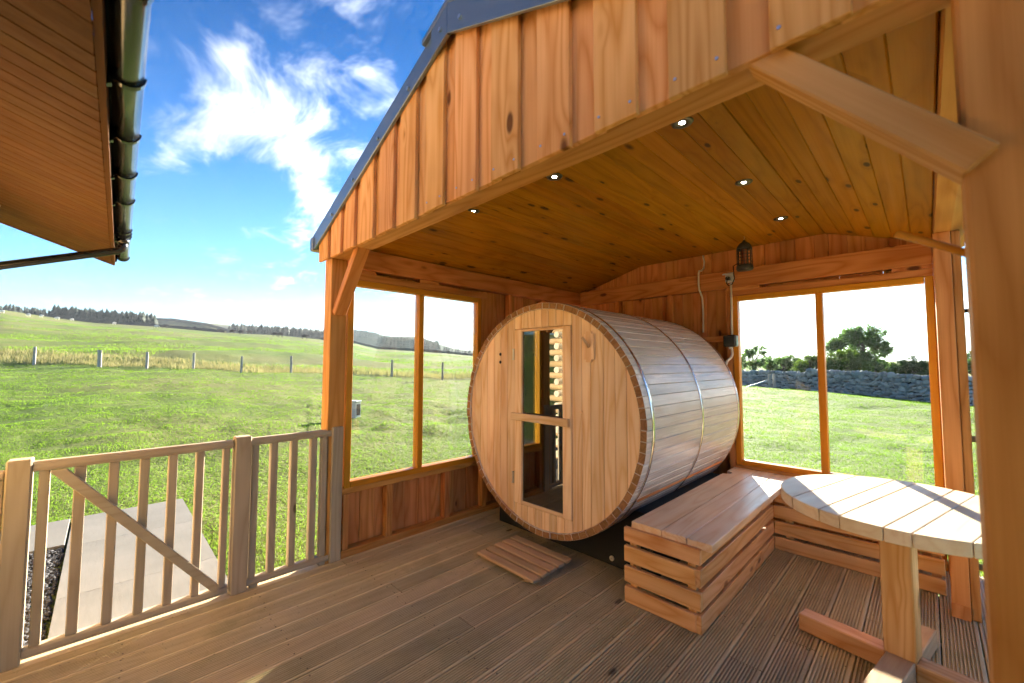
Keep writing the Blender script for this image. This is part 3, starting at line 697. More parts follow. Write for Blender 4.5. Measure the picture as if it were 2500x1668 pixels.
def stave_mesh(j):
    bm = bmesh.new(); a0 = -da/2+.0010; a1 = da/2-.0010; rs = (BR-th, BR); n = 3
    dy0 = rng.uniform(-.004, .004)
    n = 2
    prof = [((rs[1])*math.cos(a0+(a1-a0)*k/n), (rs[1])*math.sin(a0+(a1-a0)*k/n)) for k in range(n+1)] + [((rs[0])*math.cos(a1+(a0-a1)*k/n), (rs[0])*math.sin(a1+(a0-a1)*k/n)) for k in range(n+1)]
    prism(bm, prof, 'y', YF-3.195+dy0, YB_-3.195); bm.normal_update()
    bmesh.ops.recalc_face_normals(bm, faces=bm.faces)
    be = [e_ for e_ in bm.edges if len(e_.link_faces) == 2 and e_.calc_face_angle(0) > .6]
    bmesh.ops.bevel(bm, geom=be, offset=.0022, segments=1, affect='EDGES')
    me = bpy.data.meshes.new('stave'); bm.to_mesh(me); bm.free()
    me.materials.append(stave_mats[0]); me.materials.append(stave_mats[1])
    for p in me.polygons:
        if abs(p.normal.y) > .8: p.material_index = 1
    return me
SM = [stave_mesh(j) for j in range(5)]
for i in range(NS):
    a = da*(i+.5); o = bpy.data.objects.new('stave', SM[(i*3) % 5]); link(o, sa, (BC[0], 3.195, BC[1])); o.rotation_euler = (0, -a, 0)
for yb_, wd_ in ((2.395, .026), (3.185, .026), (4.005, .026)):
    bm = bmesh.new(); n = 132; V = []
    for k in range(n):
        t = 2*math.pi*k/n; c_, s_ = math.cos(t), math.sin(t)
        V.append([bm.verts.new((BC[0]+q*c_, y, BC[1]+q*s_)) for q, y in ((BR+.0005, yb_), (BR+.0045, yb_), (BR+.0045, yb_+wd_), (BR+.0005, yb_+wd_))])
    for k in range(n):
        for j in range(4): bm.faces.new((V[k][j], V[k][(j+1) % 4], V[(k+1) % n][(j+1) % 4], V[(k+1) % n][j]))
    part('hoop', bm, M_STEEL, sa, True)
# front wall of upright boards clipped to the circle, with the door opening
RI = BR-th-.001; YW = YF+.012
DX0, DX1, DZ0, DZ1 = -2.335, -1.768, .315, 1.672
def fboard(x0, x1, zl, zh, y0=YW, y1=YW+.04, name='front_board'):
    """vertical board between x0,x1; ends follow the barrel circle where zl/zh is None"""
    def arc(x): return math.sqrt(max(RI*RI-(x-BC[0])**2, 1e-6))
    x0c, x1c = max(x0, BC[0]-RI+.004), min(x1, BC[0]+RI-.004)
    if x1c-x0c < .006: return
    k = [x0c+(x1c-x0c)*i/5 for i in range(6)]
    lo = [(x, BC[1]-arc(x)) for x in k] if zl is None else [(x0c, zl), (x1c, zl)]
    hi = [(x, BC[1]+arc(x)) for x in k[::-1]] if zh is None else [(x1c, zh), (x0c, zh)]
    bm = bmesh.new(); prism(bm, lo+hi, 'y', y0, y1)
    bmesh.ops.recalc_face_normals(bm, faces=bm.faces)
    be = [e_ for e_ in bm.edges if e_.calc_face_angle(0) > 1.0]
    bmesh.ops.bevel(bm, geom=be, offset=.003, segments=1, affect='EDGES')
    return part(name, bm, wood('cedar', 'Z'), sa)
bp = .083
x = DX0
while x > BC[0]-RI: fboard(x-bp+.0007, x-.0007, None, None); x -= bp
x = DX1; kk = 0
wid = [.085, .072, .10, .088, .082, .09, .085, .08]
while x < BC[0]+RI: q = wid[kk % 8]; fboard(x+.0007, x+q-.0007, None, None, YW+(.0 if kk % 3 else .002)); x += q; kk += 1
nd = 8; q = (DX1-DX0)/nd
for i in range(nd):
    fboard(DX0+i*q+.0007, DX0+(i+1)*q-.0007, DZ1+.004, None); fboard(DX0+i*q+.0007, DX0+(i+1)*q-.0007, None, DZ0-.004)
# back wall and interior
bm = bmesh.new(); prism(bm, [(BC[0]+RI*math.cos(t), BC[1]+RI*math.sin(t)) for t in [2*math.pi*k/48 for k in range(48)]], 'y', 3.98, 4.02); part('back_wall', bm, wood('redwood', 'Z'), sa)
plank('inner_bench', -2.80, -2.42, 2.45, 3.97, .52, .56, 'redwood', sa)
plank('inner_bench', -1.70, -1.33, 2.45, 3.97, .52, .56, 'redwood', sa)
plank('inner_floor', -2.42, -1.71, 2.39, 3.97, .30, .32, 'redwood', sa)
# door
DY = YF+.004
door = thing('door', 'x', 'x', ((DX0+DX1)/2, DY, DZ0)); del door['label'], door['category']; door.parent = sa; door.location = WC[door.name]-WC[sa.name]
plank('stile', DX0+.003, DX0+.082, DY, DY+.045, DZ0, DZ1, 'cedar', door, .004)
plank('stile', DX1-.080, DX1-.003, DY, DY+.045, DZ0, DZ1, 'cedar', door, .004)
plank('rail', DX0+.0825, DX1-.0805, DY+.004, DY+.04, DZ0, DZ0+.022, 'cedar', door, .003)
plank('rail', DX0+.0825, DX1-.0805, DY+.004, DY+.04, DZ1-.018, DZ1, 'cedar', door, .003)
plank('pane', DX0+.083, DX1-.081, DY+.018, DY+.023, DZ0+.0225, DZ1-.0185, None, door, 0, M_DGLASS)
plank('handle', DX0-.012, DX1-.012, DY-.030, DY-.0005, .958, 1.014, 'cedar', door, .004)
for zz in (1.476, .506):
    h_ = thing('hinge', 'x', 'x', (DX0-.004, DY, zz)); del h_['label'], h_['category']; h_.parent = door; h_.location = WC[h_.name]-WC[door.name]
    bm = bmesh.new(); atube(bm, [(DX0-.004, DY-.003, zz-.045), (DX0-.004, DY-.003, zz+.045)], .0075, 10)
    for s in (-1, 1): abox(bm, DX0-.013, DX0+.005, DY-.012, DY+.006, zz+s*.040-.004, zz+s*.040+.004)
    h2 = part('hinge', bm, M_ZINC, door); bpy.data.objects.remove(h_)
for zz in (1.478, 1.413):
    bm = bmesh.new(); atube(bm, [(-2.503, YW-.0012, zz), (-2.503, YW-.003, zz)], .013, 18); part('vent_hole', bm, M_DARK, sa)
bm = bmesh.new(); atube(bm, [(-1.686, YW+.001, 1.07), (-1.686, YW-.008, 1.07)], [.010, .008], 12); part('knob', bm, wood('cedar', 'Y'), sa)
hk = thing('peg_board', 'small rounded wooden plate with a slanting peg on the sauna front', 'coat hook', (-1.612, YW, 1.41))
bm = bmesh.new(); abox(bm, -1.652, -1.574, YW-.016, YW-.0006, 1.412, 1.622); es = [e_ for e_ in bm.edges if abs(e_.verts[0].co.y-e_.verts[1].co.y) > .01]
bmesh.ops.bevel(bm, geom=es, offset=.018, segments=4, affect='EDGES'); part('plate', bm, wood('cedar', 'Z'), hk)
tube('peg', [(-1.612, YW-.014, 1.515), (-1.618, YW-.085, 1.575)], .0105, wood('cedar', 'Z'), hk, 12)

# ------------------------------------------------------------------ corner bench
be_ = thing('corner_bench', 'L-shaped slatted larch bench with thick plank top in the corner by the sauna', 'bench', (-.9, 3.2, 0))
TZ0, TZ1 = .424, .467
sx = [-1.272, -1.090, -.948, -.815]
for a, b in zip(sx, sx[1:]):
    if a == sx[0]:      # inner plank is notched round the barrel's conduit
        bm = bmesh.new(); n = 10; nc = (a, 3.86); nr = .055
        poly = [(a+.001, 2.262), (b-.001, 2.262), (b-.001, 4.115), (a+.001, 4.115)] + [(a+.001+nr*math.sin(math.pi*k/n), nc[1]+nr*math.cos(math.pi*k/n)) for k in range(n+1)]
        prism(bm, poly, 'z', TZ0, TZ1); part('seat_plank', bm, wood('glare_seat', 'Y'), be_)
    else: plank('seat_plank', a+.001, b-.001, 2.262, 4.115, TZ0, TZ1, 'glare_seat', be_, .004)
for a, b in ((3.645, 3.805), (3.808, 3.96), (3.963, 4.115)):
    plank('seat_plank', -.8135, .03, a, b, TZ0, TZ1, 'glare_seat', be_, .004)
SH, SG = .092, .0245
for i in range(4):
    z0 = .004+i*(SH+SG); z1 = z0+SH
    e0 = (0, .034, 0, .034)[3-i]
    if i == 3: z1 = .434
    plank('slat', -1.308, -.867-e0*.8, 2.232, 2.2605, z0, z1, 'bench', be_, .0035)               # end
    if i == 3: z1 = .4235
    plank('slat', -.897, -.867, 2.2615 if not e0 else 2.237, 3.668, z0, z1-(.0 if i < 3 else .0), 'bench', be_, .0035)   # long inner side
    plank('slat', -.866, .03, 3.669, 3.698, z0, z1, 'bench', be_, .0035)                           # second leg
for x0, y0 in ((-1.285, 2.2615), (-.945, 2.2615), (-.945, 3.62), (-1.285, 4.05), (-.80, 3.70), (-.03, 3.70), (-.03, 4.05)):
    plank('leg', x0, x0+.046, y0, y0+.046, .001, .4235, 'bench', be_, .003)
plank('slat', -1.308, -1.28, 2.32, 4.1, .33, .42, 'bench', be_, .003)

# ------------------------------------------------------------------ round table
TC = Vector((-.107, 2.668, 0)); TR_ = .474; TA = R(-13.5); TT = .763; TB = .708
tb = thing('round_table', 'round plank-topped wooden table on a single square leg with crossed feet', 'table', tuple(TC))
offs = [-TR_, -.292, -.150, -.071, .073, .155, .297, TR_]      # plank seams across the top
ca, sa_ = math.cos(TA), math.sin(TA)
def loc(u_, v_): return (TC.x + u_*ca - v_*sa_, TC.y + u_*sa_ + v_*ca)
for a, b in zip(offs, offs[1:]):
    ua, ub = -b+.0015, -a-.0015; n = 10; top_ = []
    us = [ua+(ub-ua)*k/n for k in range(n+1)]
    h = lambda u_: math.sqrt(max(TR_**2-u_**2, 0))
    poly = [(u_, -h(u_)) for u_ in us] + [(u_, h(u_)) for u_ in us[::-1]]
    pp = []
    for p in poly:
        if not pp or (abs(p[0]-pp[-1][0])+abs(p[1]-pp[-1][1])) > .002: pp.append(p)
    if abs(pp[0][0]-pp[-1][0])+abs(pp[0][1]-pp[-1][1]) < .002: pp.pop()
    bm = bmesh.new(); prism(bm, pp, 'z', TB, TT); bmesh.ops.recalc_face_normals(bm, faces=bm.faces)
    bmesh.ops.bevel(bm, geom=[e_ for e_ in bm.edges if e_.calc_face_angle(0) > .5], offset=.003, segments=1, affect='EDGES')
    me = bpy.data.meshes.new('plank'); bm.to_mesh(me); bm.free(); me.materials.append(wood('table', 'Y'))
    o = link(bpy.data.objects.new('plank', me), tb, tuple(TC)); o.rotation_euler = (0, 0, TA)
PC = (-.128, 2.640)
def tbox(name, u0, u1, v0, v1, z0, z1, kind, ax, rot=R(-10)):
    bm = bmesh.new(); abox(bm, u0, u1, v0, v1, z0, z1, .005); bmesh.ops.recalc_face_normals(bm, faces=bm.faces)
    me = bpy.data.meshes.new(name); bm.to_mesh(me); bm.free(); me.materials.append(wood(kind, ax)); o = link(bpy.data.objects.new(name, me), tb, (*PC, 0)); o.rotation_euler = (0, 0, rot); return o
tbox('pedestal', -.056, .056, -.050, .050, .0865, TB-.0005, 'bench', 'Z')
tbox('foot', -.40, -.0005-.05, -.046, .046, .001, .085, 'bench', 'X'); tbox('foot', .0505, .40, -.046, .046, .001, .085, 'bench', 'X')
tbox('foot', -.05, .05, -.42, .36, .0005, .086, 'duck', 'Y')
tbox('cleat', -.34, .34, -.09, -.051, TB-.046, TB-.0006, 'bench', 'X', TA); tbox('cleat', -.34, .34, .051, .09, TB-.046, TB-.0006, 'bench', 'X', TA)

# ------------------------------------------------------------------ duckboard in front of the sauna door
du = thing('duckboard', 'small five-slat wooden duckboard on the deck before the sauna door', 'duckboard', (-2.07, 2.15, 0))
m0, m1, m2 = on('z', .04, 1164, 1348), on('z', .04, 1263, 1304), on('z', .04, 1400, 1362)
ex = (m2-m1); ey = (m1-m0); ex.z = ey.z = 0
for i in range(5):
    f0, f1 = (i+.0)/5, (i+.78)/5; a = m0+ey*((f0+f1)/2); wdt = ey.length*(f1-f0)
    bar('slat', a+Vector((0, 0, -.008)), a+ex+Vector((0, 0, -.008)), wdt, .022, 'duck', du, (0, 0, 1), .005)
for f_ in (.10, .86):
    a = m0+ex*f_; bar('batten', a+ey*.03+Vector((0, 0, -.0285)), a+ey*.97+Vector((0, 0, -.0285)), .04, .018, 'duck', du, (0, 0, 1), .003)

# ------------------------------------------------------------------ railing, gate
def rpost(label, y0, y1, zt=.945, group='deck railing posts'):
    bm = bmesh.new(); abox(bm, -3.065, -2.982, y0, y1, .003, zt, .006); o = part('railing_post', bm, wood('treated', 'Z')); return tag(o, label, 'post', group)
rpost('square timber gate post at the far left of the deck', -.305, -.224)
rpost('square timber post between the gate and the short railing panel', .585, .672)
rpost('slim square timber post against the pavilion corner post', 1.165, 1.245)
def railing(name, label, cat, y0, y1, bals, stile=None, brace=False, x0=-3.045, x1=-3.0):
    t = thing(name, label, cat, (-3.02, (y0+y1)/2, 0))
    bm = bmesh.new(); prism(bm, [(-3.052, .884), (-2.993, .884), (-2.990, .900), (-2.994, .918), (-3.006, .929), (-3.038, .929), (-3.050, .918), (-3.055, .900)], 'y', y0, y1); part('top_rail', bm, wood('treated', 'Y'), t)
    bm = bmesh.new(); prism(bm, [(-3.050, .026), (-2.995, .026), (-2.992, .04), (-2.996, .058), (-3.005, .066), (-3.04, .066), (-3.052, .058)], 'y', y0, y1); part('bottom_rail', bm, wood('treated', 'Y'), t)
    for b, w_ in bals: plank('baluster', x0, x1, b-w_/2, b+w_/2, .0665, .8835, 'treated', t, .004)
    if brace:
        bm = bmesh.new(); prism(bm, [(-.164, .8825), (-.112, .8825), (.524, .1000), (.524, .0675), (.496, .0675), (-.164, .8735)], 'x', -2.9995, -2.972)
        bmesh.ops.bevel(bm, geom=list(bm.edges), offset=.003, segments=1, affect='EDGES'); part('diagonal_brace', bm, wood('treated', 'Y'), t)
    return t
railing('deck_gate', 'low timber baluster gate with a diagonal brace at the deck edge', 'gate', -.222, .575, [(-.185, .036), (-.066, .042), (.056, .040), (.176, .040), (.295, .040), (.418, .040), (.545, .034)], brace=True)
t = railing('railing', 'short timber baluster railing panel between the gate and the pavilion', 'railing', .674, 1.163, [(.70, .036), (.805, .042), (.925, .042), (1.05, .042), (1.125, .05)])
plank('foot', -3.045, -3.0, 1.10, 1.145, .004, .0255, 'treated', t); plank('foot', -3.045, -3.0, .69, .735, .004, .0255, 'treated', t)
t = thing('boarded_panel', 'solid boarded fence panel left of the gate post', 'fence panel', (-3.03, -.5, 0))
plank('cap_rail', -3.06, -2.995, -.72, -.307, .862, .897, 'treated', t, .006)
for k in range(3): plank('board', -3.035, -3.012, -.72+k*.1377, -.72+(k+1)*.1377-.003, .02, .8615, 'treated', t, .003)

# ------------------------------------------------------------------ right-hand edge: downpipe and tube rails
plank('post', 1.12, 1.2, 3.44, 3.52, 0, 1.1, 'treated', pav)
t = thing('downpipe', 'black downpipe outside the right-hand pavilion post', 'downpipe', (.225, 3.60, 0))
tube('pipe', [(.226, 3.60, .002), (.226, 3.60, 2.3)], .034, M_BLACK, t, 16)
plank('bracket', .1575, .195, 3.50, 3.52, 1.70, 1.722, None, t, .002, M_BLACK)
bm = bmesh.new(); lathe(bm, [(.036, 0), (.041, .003), (.041, .05), (.036, .053)], (.226, 3.60, 1.69), 16); part('collar', bm, M_BLACK, t, True)
for nm, zz, lab in (('upper', .985, 'upper grey metal tube rail between the right-hand posts'), ('lower', .284, 'lower grey metal tube rail between the right-hand posts')):
    tag(tube('tube_rail', [(.1575, 3.48, zz), (.6, 3.48, zz), (1.12, 3.48, zz)], .017, M_TUBE, None, 12), lab, 'rail', 'metal tube rails on the right')

# ------------------------------------------------------------------ lodge behind the camera, its eave over the deck
lo = thing('lodge', 'log-built lodge with boarded soffit and black gutter at the upper left', 'lodge', (-3.5, -1.4, ZG))
HE = .85; KS = .60
XE = -4.96; XN = 2.4; ZE = H+HE; SLP = .35
def ey0(x): return -.083 - .0187*x
def strip(name, pts0, pts1, mat, parent=lo):
    """prism between two congruent (y,z) outlines at two stations along the eave"""
    bm = bmesh.new(); A = [bm.verts.new((pts0[0], y, z)) for y, z in pts0[1]]; B = [bm.verts.new((pts1[0], y, z)) for y, z in pts1[1]]; n = len(A)
    bm.faces.new(A); bm.faces.new(B[::-1])
    for i in range(n): bm.faces.new((A[i], B[i], B[(i+1) % n], A[(i+1) % n]))
    return part(name, bm, mat, parent)
def sect(x, pl): return (x, [(ey0(x)+a*KS, ZE+b*KS) for a, b in pl])
fp_ = [(0, 0), (.030, 0), (.030, .19), (0, .19)]
strip('fascia', sect(XE, fp_), sect(XN, fp_), wood('lodge', 'X'))
bwid = .088; x = XE
while x < XN-.01:
    far = x < -1.53; y0 = ey0(x)-.0015; L = .72; lift = .010 if far else -.004
    bm = bmesh.new(); abox(bm, x+.0006, x+bwid-.0016, y0-L, y0, 0, .012, .003 if far else .001)
    for v in bm.verts: v.co.z += ZE+lift+(y0-v.co.y)*SLP
    part('soffit_board', bm, wood('lodge', 'Y'), lo); x += bwid
y0 = ey0(XE)
bm = bmesh.new(); prism(bm, [(y0+.015, ZE-.003), (y0-.73, ZE-.003+.745*SLP), (y0-.73, ZE+.13+.745*SLP), (y0+.015, ZE+.13)], 'x', XE-.02, XE-.001); part('verge_board', bm, wood('lodge', 'Y'), lo)
bm = bmesh.new(); M_BOUNCE_ROOF = flat('warm_bounce_roof', (.44, .27, .15), .8, 0, .35, 22, .4)  # unseen roof slope, coloured to bounce warm light onto the gable
bm = bmesh.new(); prism(bm, [(-.12, ZE+.125), (-2.2, ZE+.125+2.08*SLP), (-4.4, ZE+.125), (-4.4, ZE+.16), (-2.2, ZE+.16+2.08*SLP), (-.12, ZE+.16)], 'x', XE-.03, XN); part('roof', bm, M_BOUNCE_ROOF, lo)
def gut(r_, n=12): return [(.108-r_*math.cos(math.pi*k/n), .118-r_*math.sin(math.pi*k/n)) for k in range(n+1)]
def ring(r0, r1): return gut(r1) + gut(r0)[::-1]
XG = XE+.06
tr_ = [(.0305, .125), (.11, .118), (.11, .122), (.0305, .19)]
strip('added_dark_strip', sect(XE, tr_), sect(XN, tr_), M_BLACK)  # added black strip: stands for the dark roof underside, blocks the sky gap
gt = strip('gutter', sect(XG, ring(.062, .067)), sect(XN, ring(.062, .067)), M_BLACK); gt.data.shade_smooth()
arm = [(.0305, .02), (.0305, .17), (.05, .17), (.05, .03)]
for xx in [-1.775-.452*k for k in range(4)] + [-3.85, -3.97, -4.06, XG+.02, -1.335, -1.305, -1.28]:
    strip('gutter_bracket', sect(xx, ring(.0675, .077)), sect(xx+.022, ring(.0675, .077)), M_BLACK)
    strip('bracket_arm', sect(xx, arm), sect(xx+.022, arm), M_BLACK)
xo = -4.02; yo = ey0(xo)+.108*KS; zo = ZE+(.118-.067)*KS
d0 = on('x', xo, 285, 612); d1 = on('x', xo-.05, 0, 649)
tube('downpipe', [(xo, yo, zo+.01), (xo, yo, d0.z+.035), (xo, yo-.006, d0.z+.014), (xo, yo-.025, d0.z), tuple(d1), tuple(d1+(d1-d0)*.06+Vector((0, 0, -.02))), (xo-.06, d1.y-.10, 0)], .0255, M_BLACK, lo, 14)
bm = bmesh.new(); atube(bm, [(xo, yo, zo+.012), (xo, yo, zo-.03)], .032, 14); part('outlet', bm, M_BLACK, lo, True)
# log walls with crossed corner ends
LR = .052; WYL = -.78; XC = -4.32
for k in range(34):
    zz = ZG+.05+k*LR*1.86
    if zz > 2.55: break
    if k % 2 == 0 or True:
        bm = bmesh.new(); x0 = XC-.26 if k % 2 == 0 else XC-.02
        atube(bm, [(x0, WYL, zz), (XN, WYL, zz)], LR, 12); o = part('log', bm, wood('logs', 'X'), lo)
        o.data.materials.append(wood('logend', 'X'))
        for p in o.data.polygons:
            p.use_smooth = len(p.vertices) == 4
            if len(p.vertices) > 4: p.material_index = 1
        bm = bmesh.new(); y1 = WYL+.24 if k % 2 else WYL+.02
        atube(bm, [(XC+.05, y1, zz), (XC+.05, WYL-3.5, zz)], LR, 12); o = part('log', bm, wood('logend' if k % 2 else 'logs', 'Y'), lo)
        for p in o.data.polygons: p.use_smooth = len(p.vertices) == 4

# ------------------------------------------------------------------ field fence posts
fp = [(85, 1.19, .075), (244, 1.10, .12), (360, 1.10, .075), (474, 1.08, .07), (591, 1.10, .07), (712, 1.14, .07), (958, 1.14, .07), (1081, 1.15, .07)]
lab = ['leftmost of the field fence posts', 'thick, rough split field fence post, second from the left', 'third field fence post from the left', 'fourth field fence post from the left', 'fifth field fence post from the left', 'field fence post just left of the pavilion corner post', 'field fence post seen through the left pane of the side window', 'field fence post seen through the right pane of the side window']
for (px, hh, wd_), lb in zip(fp, lab):
    x, y, _ = gpos(px, 27.0); zz = gz(x, y); bm = bmesh.new()
    n = 7; lean = random.uniform(-.03, .03)
    atube(bm, [(x, y, zz-.3), (x+lean*.3, y, zz+hh*.5), (x+lean, y, zz+hh)], [wd_*1.05, wd_, wd_*.95], n)
    for v in bm.verts: v.co += Vector((random.uniform(-.006, .006), random.uniform(-.006, .006), 0))*(3 if wd_ > .1 else 1)
    o = part('fence_post', bm, wood('greypost', 'Z')); tag(o, 'weathered grey ' + lb if 'field fence post' in lb and 'thick' not in lb and 'leftmost' not in lb else 'weathered ' + lb, 'fence post', 'posts of the field fence')
# posts by the stone wall
for px, D, hh, lb in ((1877, 24.5, .80, 'left one of the two short wooden posts before the stone wall'), (1888, 24.7, .86, 'right one of the two short wooden posts before the stone wall')):
    x, y, _ = gpos(px, D); zz = gz(x, y); bm = bmesh.new(); atube(bm, [(x, y, zz-.2), (x, y, zz+hh)], .085, 8); tag(part('fence_post', bm, wood('greypost', 'Z')), lb, 'fence post', 'short posts by the stone wall')
x, y, _ = gpos(1874, 24.6); x2, y2, _ = gpos(1822, 24.3); bm = bmesh.new(); atube(bm, [(x, y, gz(x, y)+.45), (x2, y2, gz(x2, y2)-.02)], .045, 8)
tag(part('strut_pole', bm, M_TUBE), 'pale slanting pole propped against the short wooden posts', 'pole')
# utility cabinet on the lawn
x, y, _ = gpos(868, 11.1); zz = gz(x, y)
cb_ = thing('utility_cabinet', 'small pale utility cabinet with a dark side standing on the lawn', 'cabinet', (x, y, zz))
def cabx(name, a0, a1, b0, b1, z0, z1, mat, bev=.01):
    bm = bmesh.new(); abox(bm, a0, a1, b0, b1, z0, z1, bev); rot = Matrix.Rotation(R(28), 4, 'Z'); bmesh.ops.transform(bm, matrix=Matrix.Translation((x, y, zz)) @ rot, verts=bm.verts); return part(name, bm, mat, cb_)
cabx('body', -.13, .13, -.11, .11, -.05, .40, M_CAB); cabx('lid', -.15, .15, -.13, .13, .401, .44, M_CAB, .012); cabx('plinth', -.14, .14, -.12, .12, -.12, -.0505, M_DARK, 0)
cabx('vent_panel', .1305, .137, -.07, .08, .05, .35, M_DARK, .002); cabx('door', -.11, .11, -.118, -.1105, .04, .36, M_GREYP, .003)

# ------------------------------------------------------------------ dry stone wall
def stone_variants(n):
    out_ = []
    for j in range(n):
        bm = bmesh.new(); abox(bm, -.5, .5, -.5, .5, -.5, .5); bmesh.ops.bevel(bm, geom=list(bm.edges), offset=.26, segments=1, affect='EDGES')
        for v in bm.verts: v.co += mnoise.noise_vector(v.co*1.7+Vector((j*7, j, 3)))*.18
        bmesh.ops.recalc_face_normals(bm, faces=bm.faces); me = bpy.data.meshes.new('stone'); bm.to_mesh(me); bm.free(); me.materials.append(M_STONE); out_.append(me)
    return out_
SV = stone_variants(8)
def stonewall():
    A = Vector((*gpos(1730, 30.6)[:2], 0)); B = Vector((*gpos(2560, 16.3)[:2], 0)); d = (B-A); L = d.length; d.normalize(); nrm = Vector((-d.y, d.x, 0))
    if nrm.dot(Vector((0, 0, 0))-A) < 0: nrm = -nrm
    ang = math.atan2(d.y, d.x); t = thing('dry_stone_wall', 'rounded grey dry stone wall across the lawn behind the back window', 'stone wall', tuple((A+B)/2))
    HW = 1.28; stones = []
    zr_ = 0
    row = 0; zc = 0.0
    while zc < HW:
        top = HW-zc < .26; h = .26 if top else random.uniform(.14, .22); s = 0.0
        while s < L:
            w_ = random.uniform(.16, .32) if top else random.uniform(.16, .36)
            p = A+d*(s+w_/2); stones.append((p, w_, h*random.uniform(.75, 1.25), zc+h/2+(0 if top else random.uniform(-.04, .04)), s)); s += w_*.93
        zc += h*.93; row += 1
    def gzz(p): return gz(p.x, p.y)
    stones.sort(key=lambda q: (q[0]-Vector((0, 0, 0))).length)
    vis = [q for q in stones if 0 < 1 and (1790 < 1250+FPX*((CY*q[0].x+SY*q[0].y)/(-SY*q[0].x+CY*q[0].y)) < 2285)]
    vset = set(id(q) for q in vis[:300]); rest = bmesh.new()
    for q in stones:
        p, w_, h, zm, s = q; c = p+nrm*(.26+random.uniform(-.02, .03)-.10*zm); c.z = gzz(p)+zm-.05
        me = random.choice(SV); rot = Matrix.Rotation(ang, 4, 'Z') @ Matrix.Rotation(random.uniform(-.45, .45), 4, 'Y')
        mt = Matrix.Translation(c) @ rot @ Matrix.Diagonal((w_*.99, .30, h*1.02, 1))
        if id(q) in vset:
            o = bpy.data.objects.new('stone', me); link(o, t, c); o.rotation_euler = rot.to_euler(); o.scale = (w_*.99, .30, h*1.02)
        else:
            nv = len(rest.verts); rest.from_mesh(me); rest.verts.ensure_lookup_table(); bmesh.ops.transform(rest, matrix=mt, verts=rest.verts[nv:])
    o = part('stones', rest, M_STONE, t); o['kind'] = 'stuff'
    bm = bmesh.new(); n = 40; rw = []
    for i in range(n+1):
        p = A+d*(L*i/n); z0 = gzz(p); rw.append([bm.verts.new(tuple(p+nrm*q+Vector((0, 0, z0+zq)))) for q, zq in ((.22, -.2), (.12, HW-.06), (-.25, HW-.06), (-.35, -.2))])
    for a, b in zip(rw, rw[1:]):
        for k in range(4): bm.faces.new((a[k], a[(k+1) % 4], b[(k+1) % 4], b[k]))
    part('core', bm, flat('wall_hearting', (.035, .037, .04), .95, 0, .3, 5), t)
stonewall()
# far field walls: low dark lines of stone
def farwall(label, pts, D, hh):
    """pts: pixel columns/rows of the wall foot; D distance along the view"""
    bm = bmesh.new(); xs = np.linspace(pts[0][0], pts[-1][0], 60); ys = np.interp(xs, *zip(*pts)); rw = []
    for px, py in zip(xs, ys):
        a = (px-1250)/FPX; x, y = -SY*D+CY*a*D, CY*D+SY*a*D; zz = H+(hor(px)-py)/FPX*D; hq = hh*(1+.25*mnoise.noise((px*.3, 0, D)))
        nn = Vector((-SY, CY, 0)); rw.append([bm.verts.new(tuple(Vector((x, y, zz))+nn*q+Vector((0, 0, zq)))) for q, zq in ((-.4, -.8), (-.25, hq), (.25, hq), (.4, -.8))])
    for a, b in zip(rw, rw[1:]):
        for k in range(4): bm.faces.new((a[k], a[(k+1) % 4], b[(k+1) % 4], b[k]))
    o = part('field_wall', bm, flat('far_wall_stone', (.035, .037, .036), .95, 0, .4, 1.5)); tag(o, label, 'field wall', 'stone walls across the hill fields')
farwall('dark stone wall along the hill crest right of the big conifer block', [(300, 792), (374, 797), (440, 802), (545, 811.5)], 176, 1.0)
farwall('dark stone wall over the distant field, between the two conifer blocks', [(340, 780), (420, 782), (500, 793), (560, 809)], 322, 1.5)
farwall('dark winding stone wall on the ridge seen through the side window', [(783, 829), (864, 838), (923, 853), (1035, 858), (1160, 870)], 176, 1.0)

# ------------------------------------------------------------------ far conifer plantations (each reads as one dark mass)
def plantation(label, cols, D, hgt, n, depth, mat=M_PINE):
    V, F = [], []; nv = 0
    xs = [c[0] for c in cols]; ys = [c[1] for c in cols]
    for i in range(n):
        px = random.uniform(xs[0], xs[-1]); py = np.interp(px, xs, ys); d = D+random.uniform(0, depth); a = (px-1250)/FPX
        x, y = -SY*d+CY*a*d, CY*d+SY*a*d; zb = H+(hor(px)-py)/FPX*D - .8
        h = hgt*random.uniform(.72, 1.12); r_ = h*random.uniform(.24, .34); seg = 7
        for tier in range(4):
            z0 = zb+h*(.02+.23*tier); z1 = zb+h*min(1, .40+.24*tier); rr = r_*(1-.22*tier)
            o0 = random.uniform(0, 6)
            for k in range(seg):
                t = o0+2*math.pi*k/seg; rj = rr*random.uniform(.65, 1.25); V.append((x+rj*math.cos(t), y+rj*math.sin(t), z0+random.uniform(-.04, .04)*h))
            V.append((x, y, z1)); F += [(nv+k, nv+(k+1) % seg, nv+seg) for k in range(seg)]; nv += seg+1
    o = npmesh('conifer_plantation', np.array(V), np.array(F), mat); o['kind'] = 'stuff'; o['label'] = label
plantation('dark block of conifers on the hill at the left', [(126, 781), (218, 788), (300, 794), (374, 799)], 184, 7.4, 640, 24)
plantation('thin line of conifers on the skyline at far left', [(-40, 760), (20, 762), (70, 768), (126, 776)], 190, 4.8, 110, 10)
plantation('lone conifers at the end of the far conifer block', [(556, 812), (562, 812)], 300, 7, 4, 10)
plantation('long conifer block left of the pavilion corner post', [(565, 815), (681, 822), (800, 832)], 300, 9.0, 540, 30)
M_PINE_HAZE = flat('haze_tinted_needles', (.018, .040, .036), .9, 0, .4, .4)  # haze of distance put into the needle colour as a blue tint
plantation('conifer block on the hill seen through the left pane of the side window', [(923, 843), (1000, 847), (1070, 856)], 420, 11, 380, 30, M_PINE_HAZE)
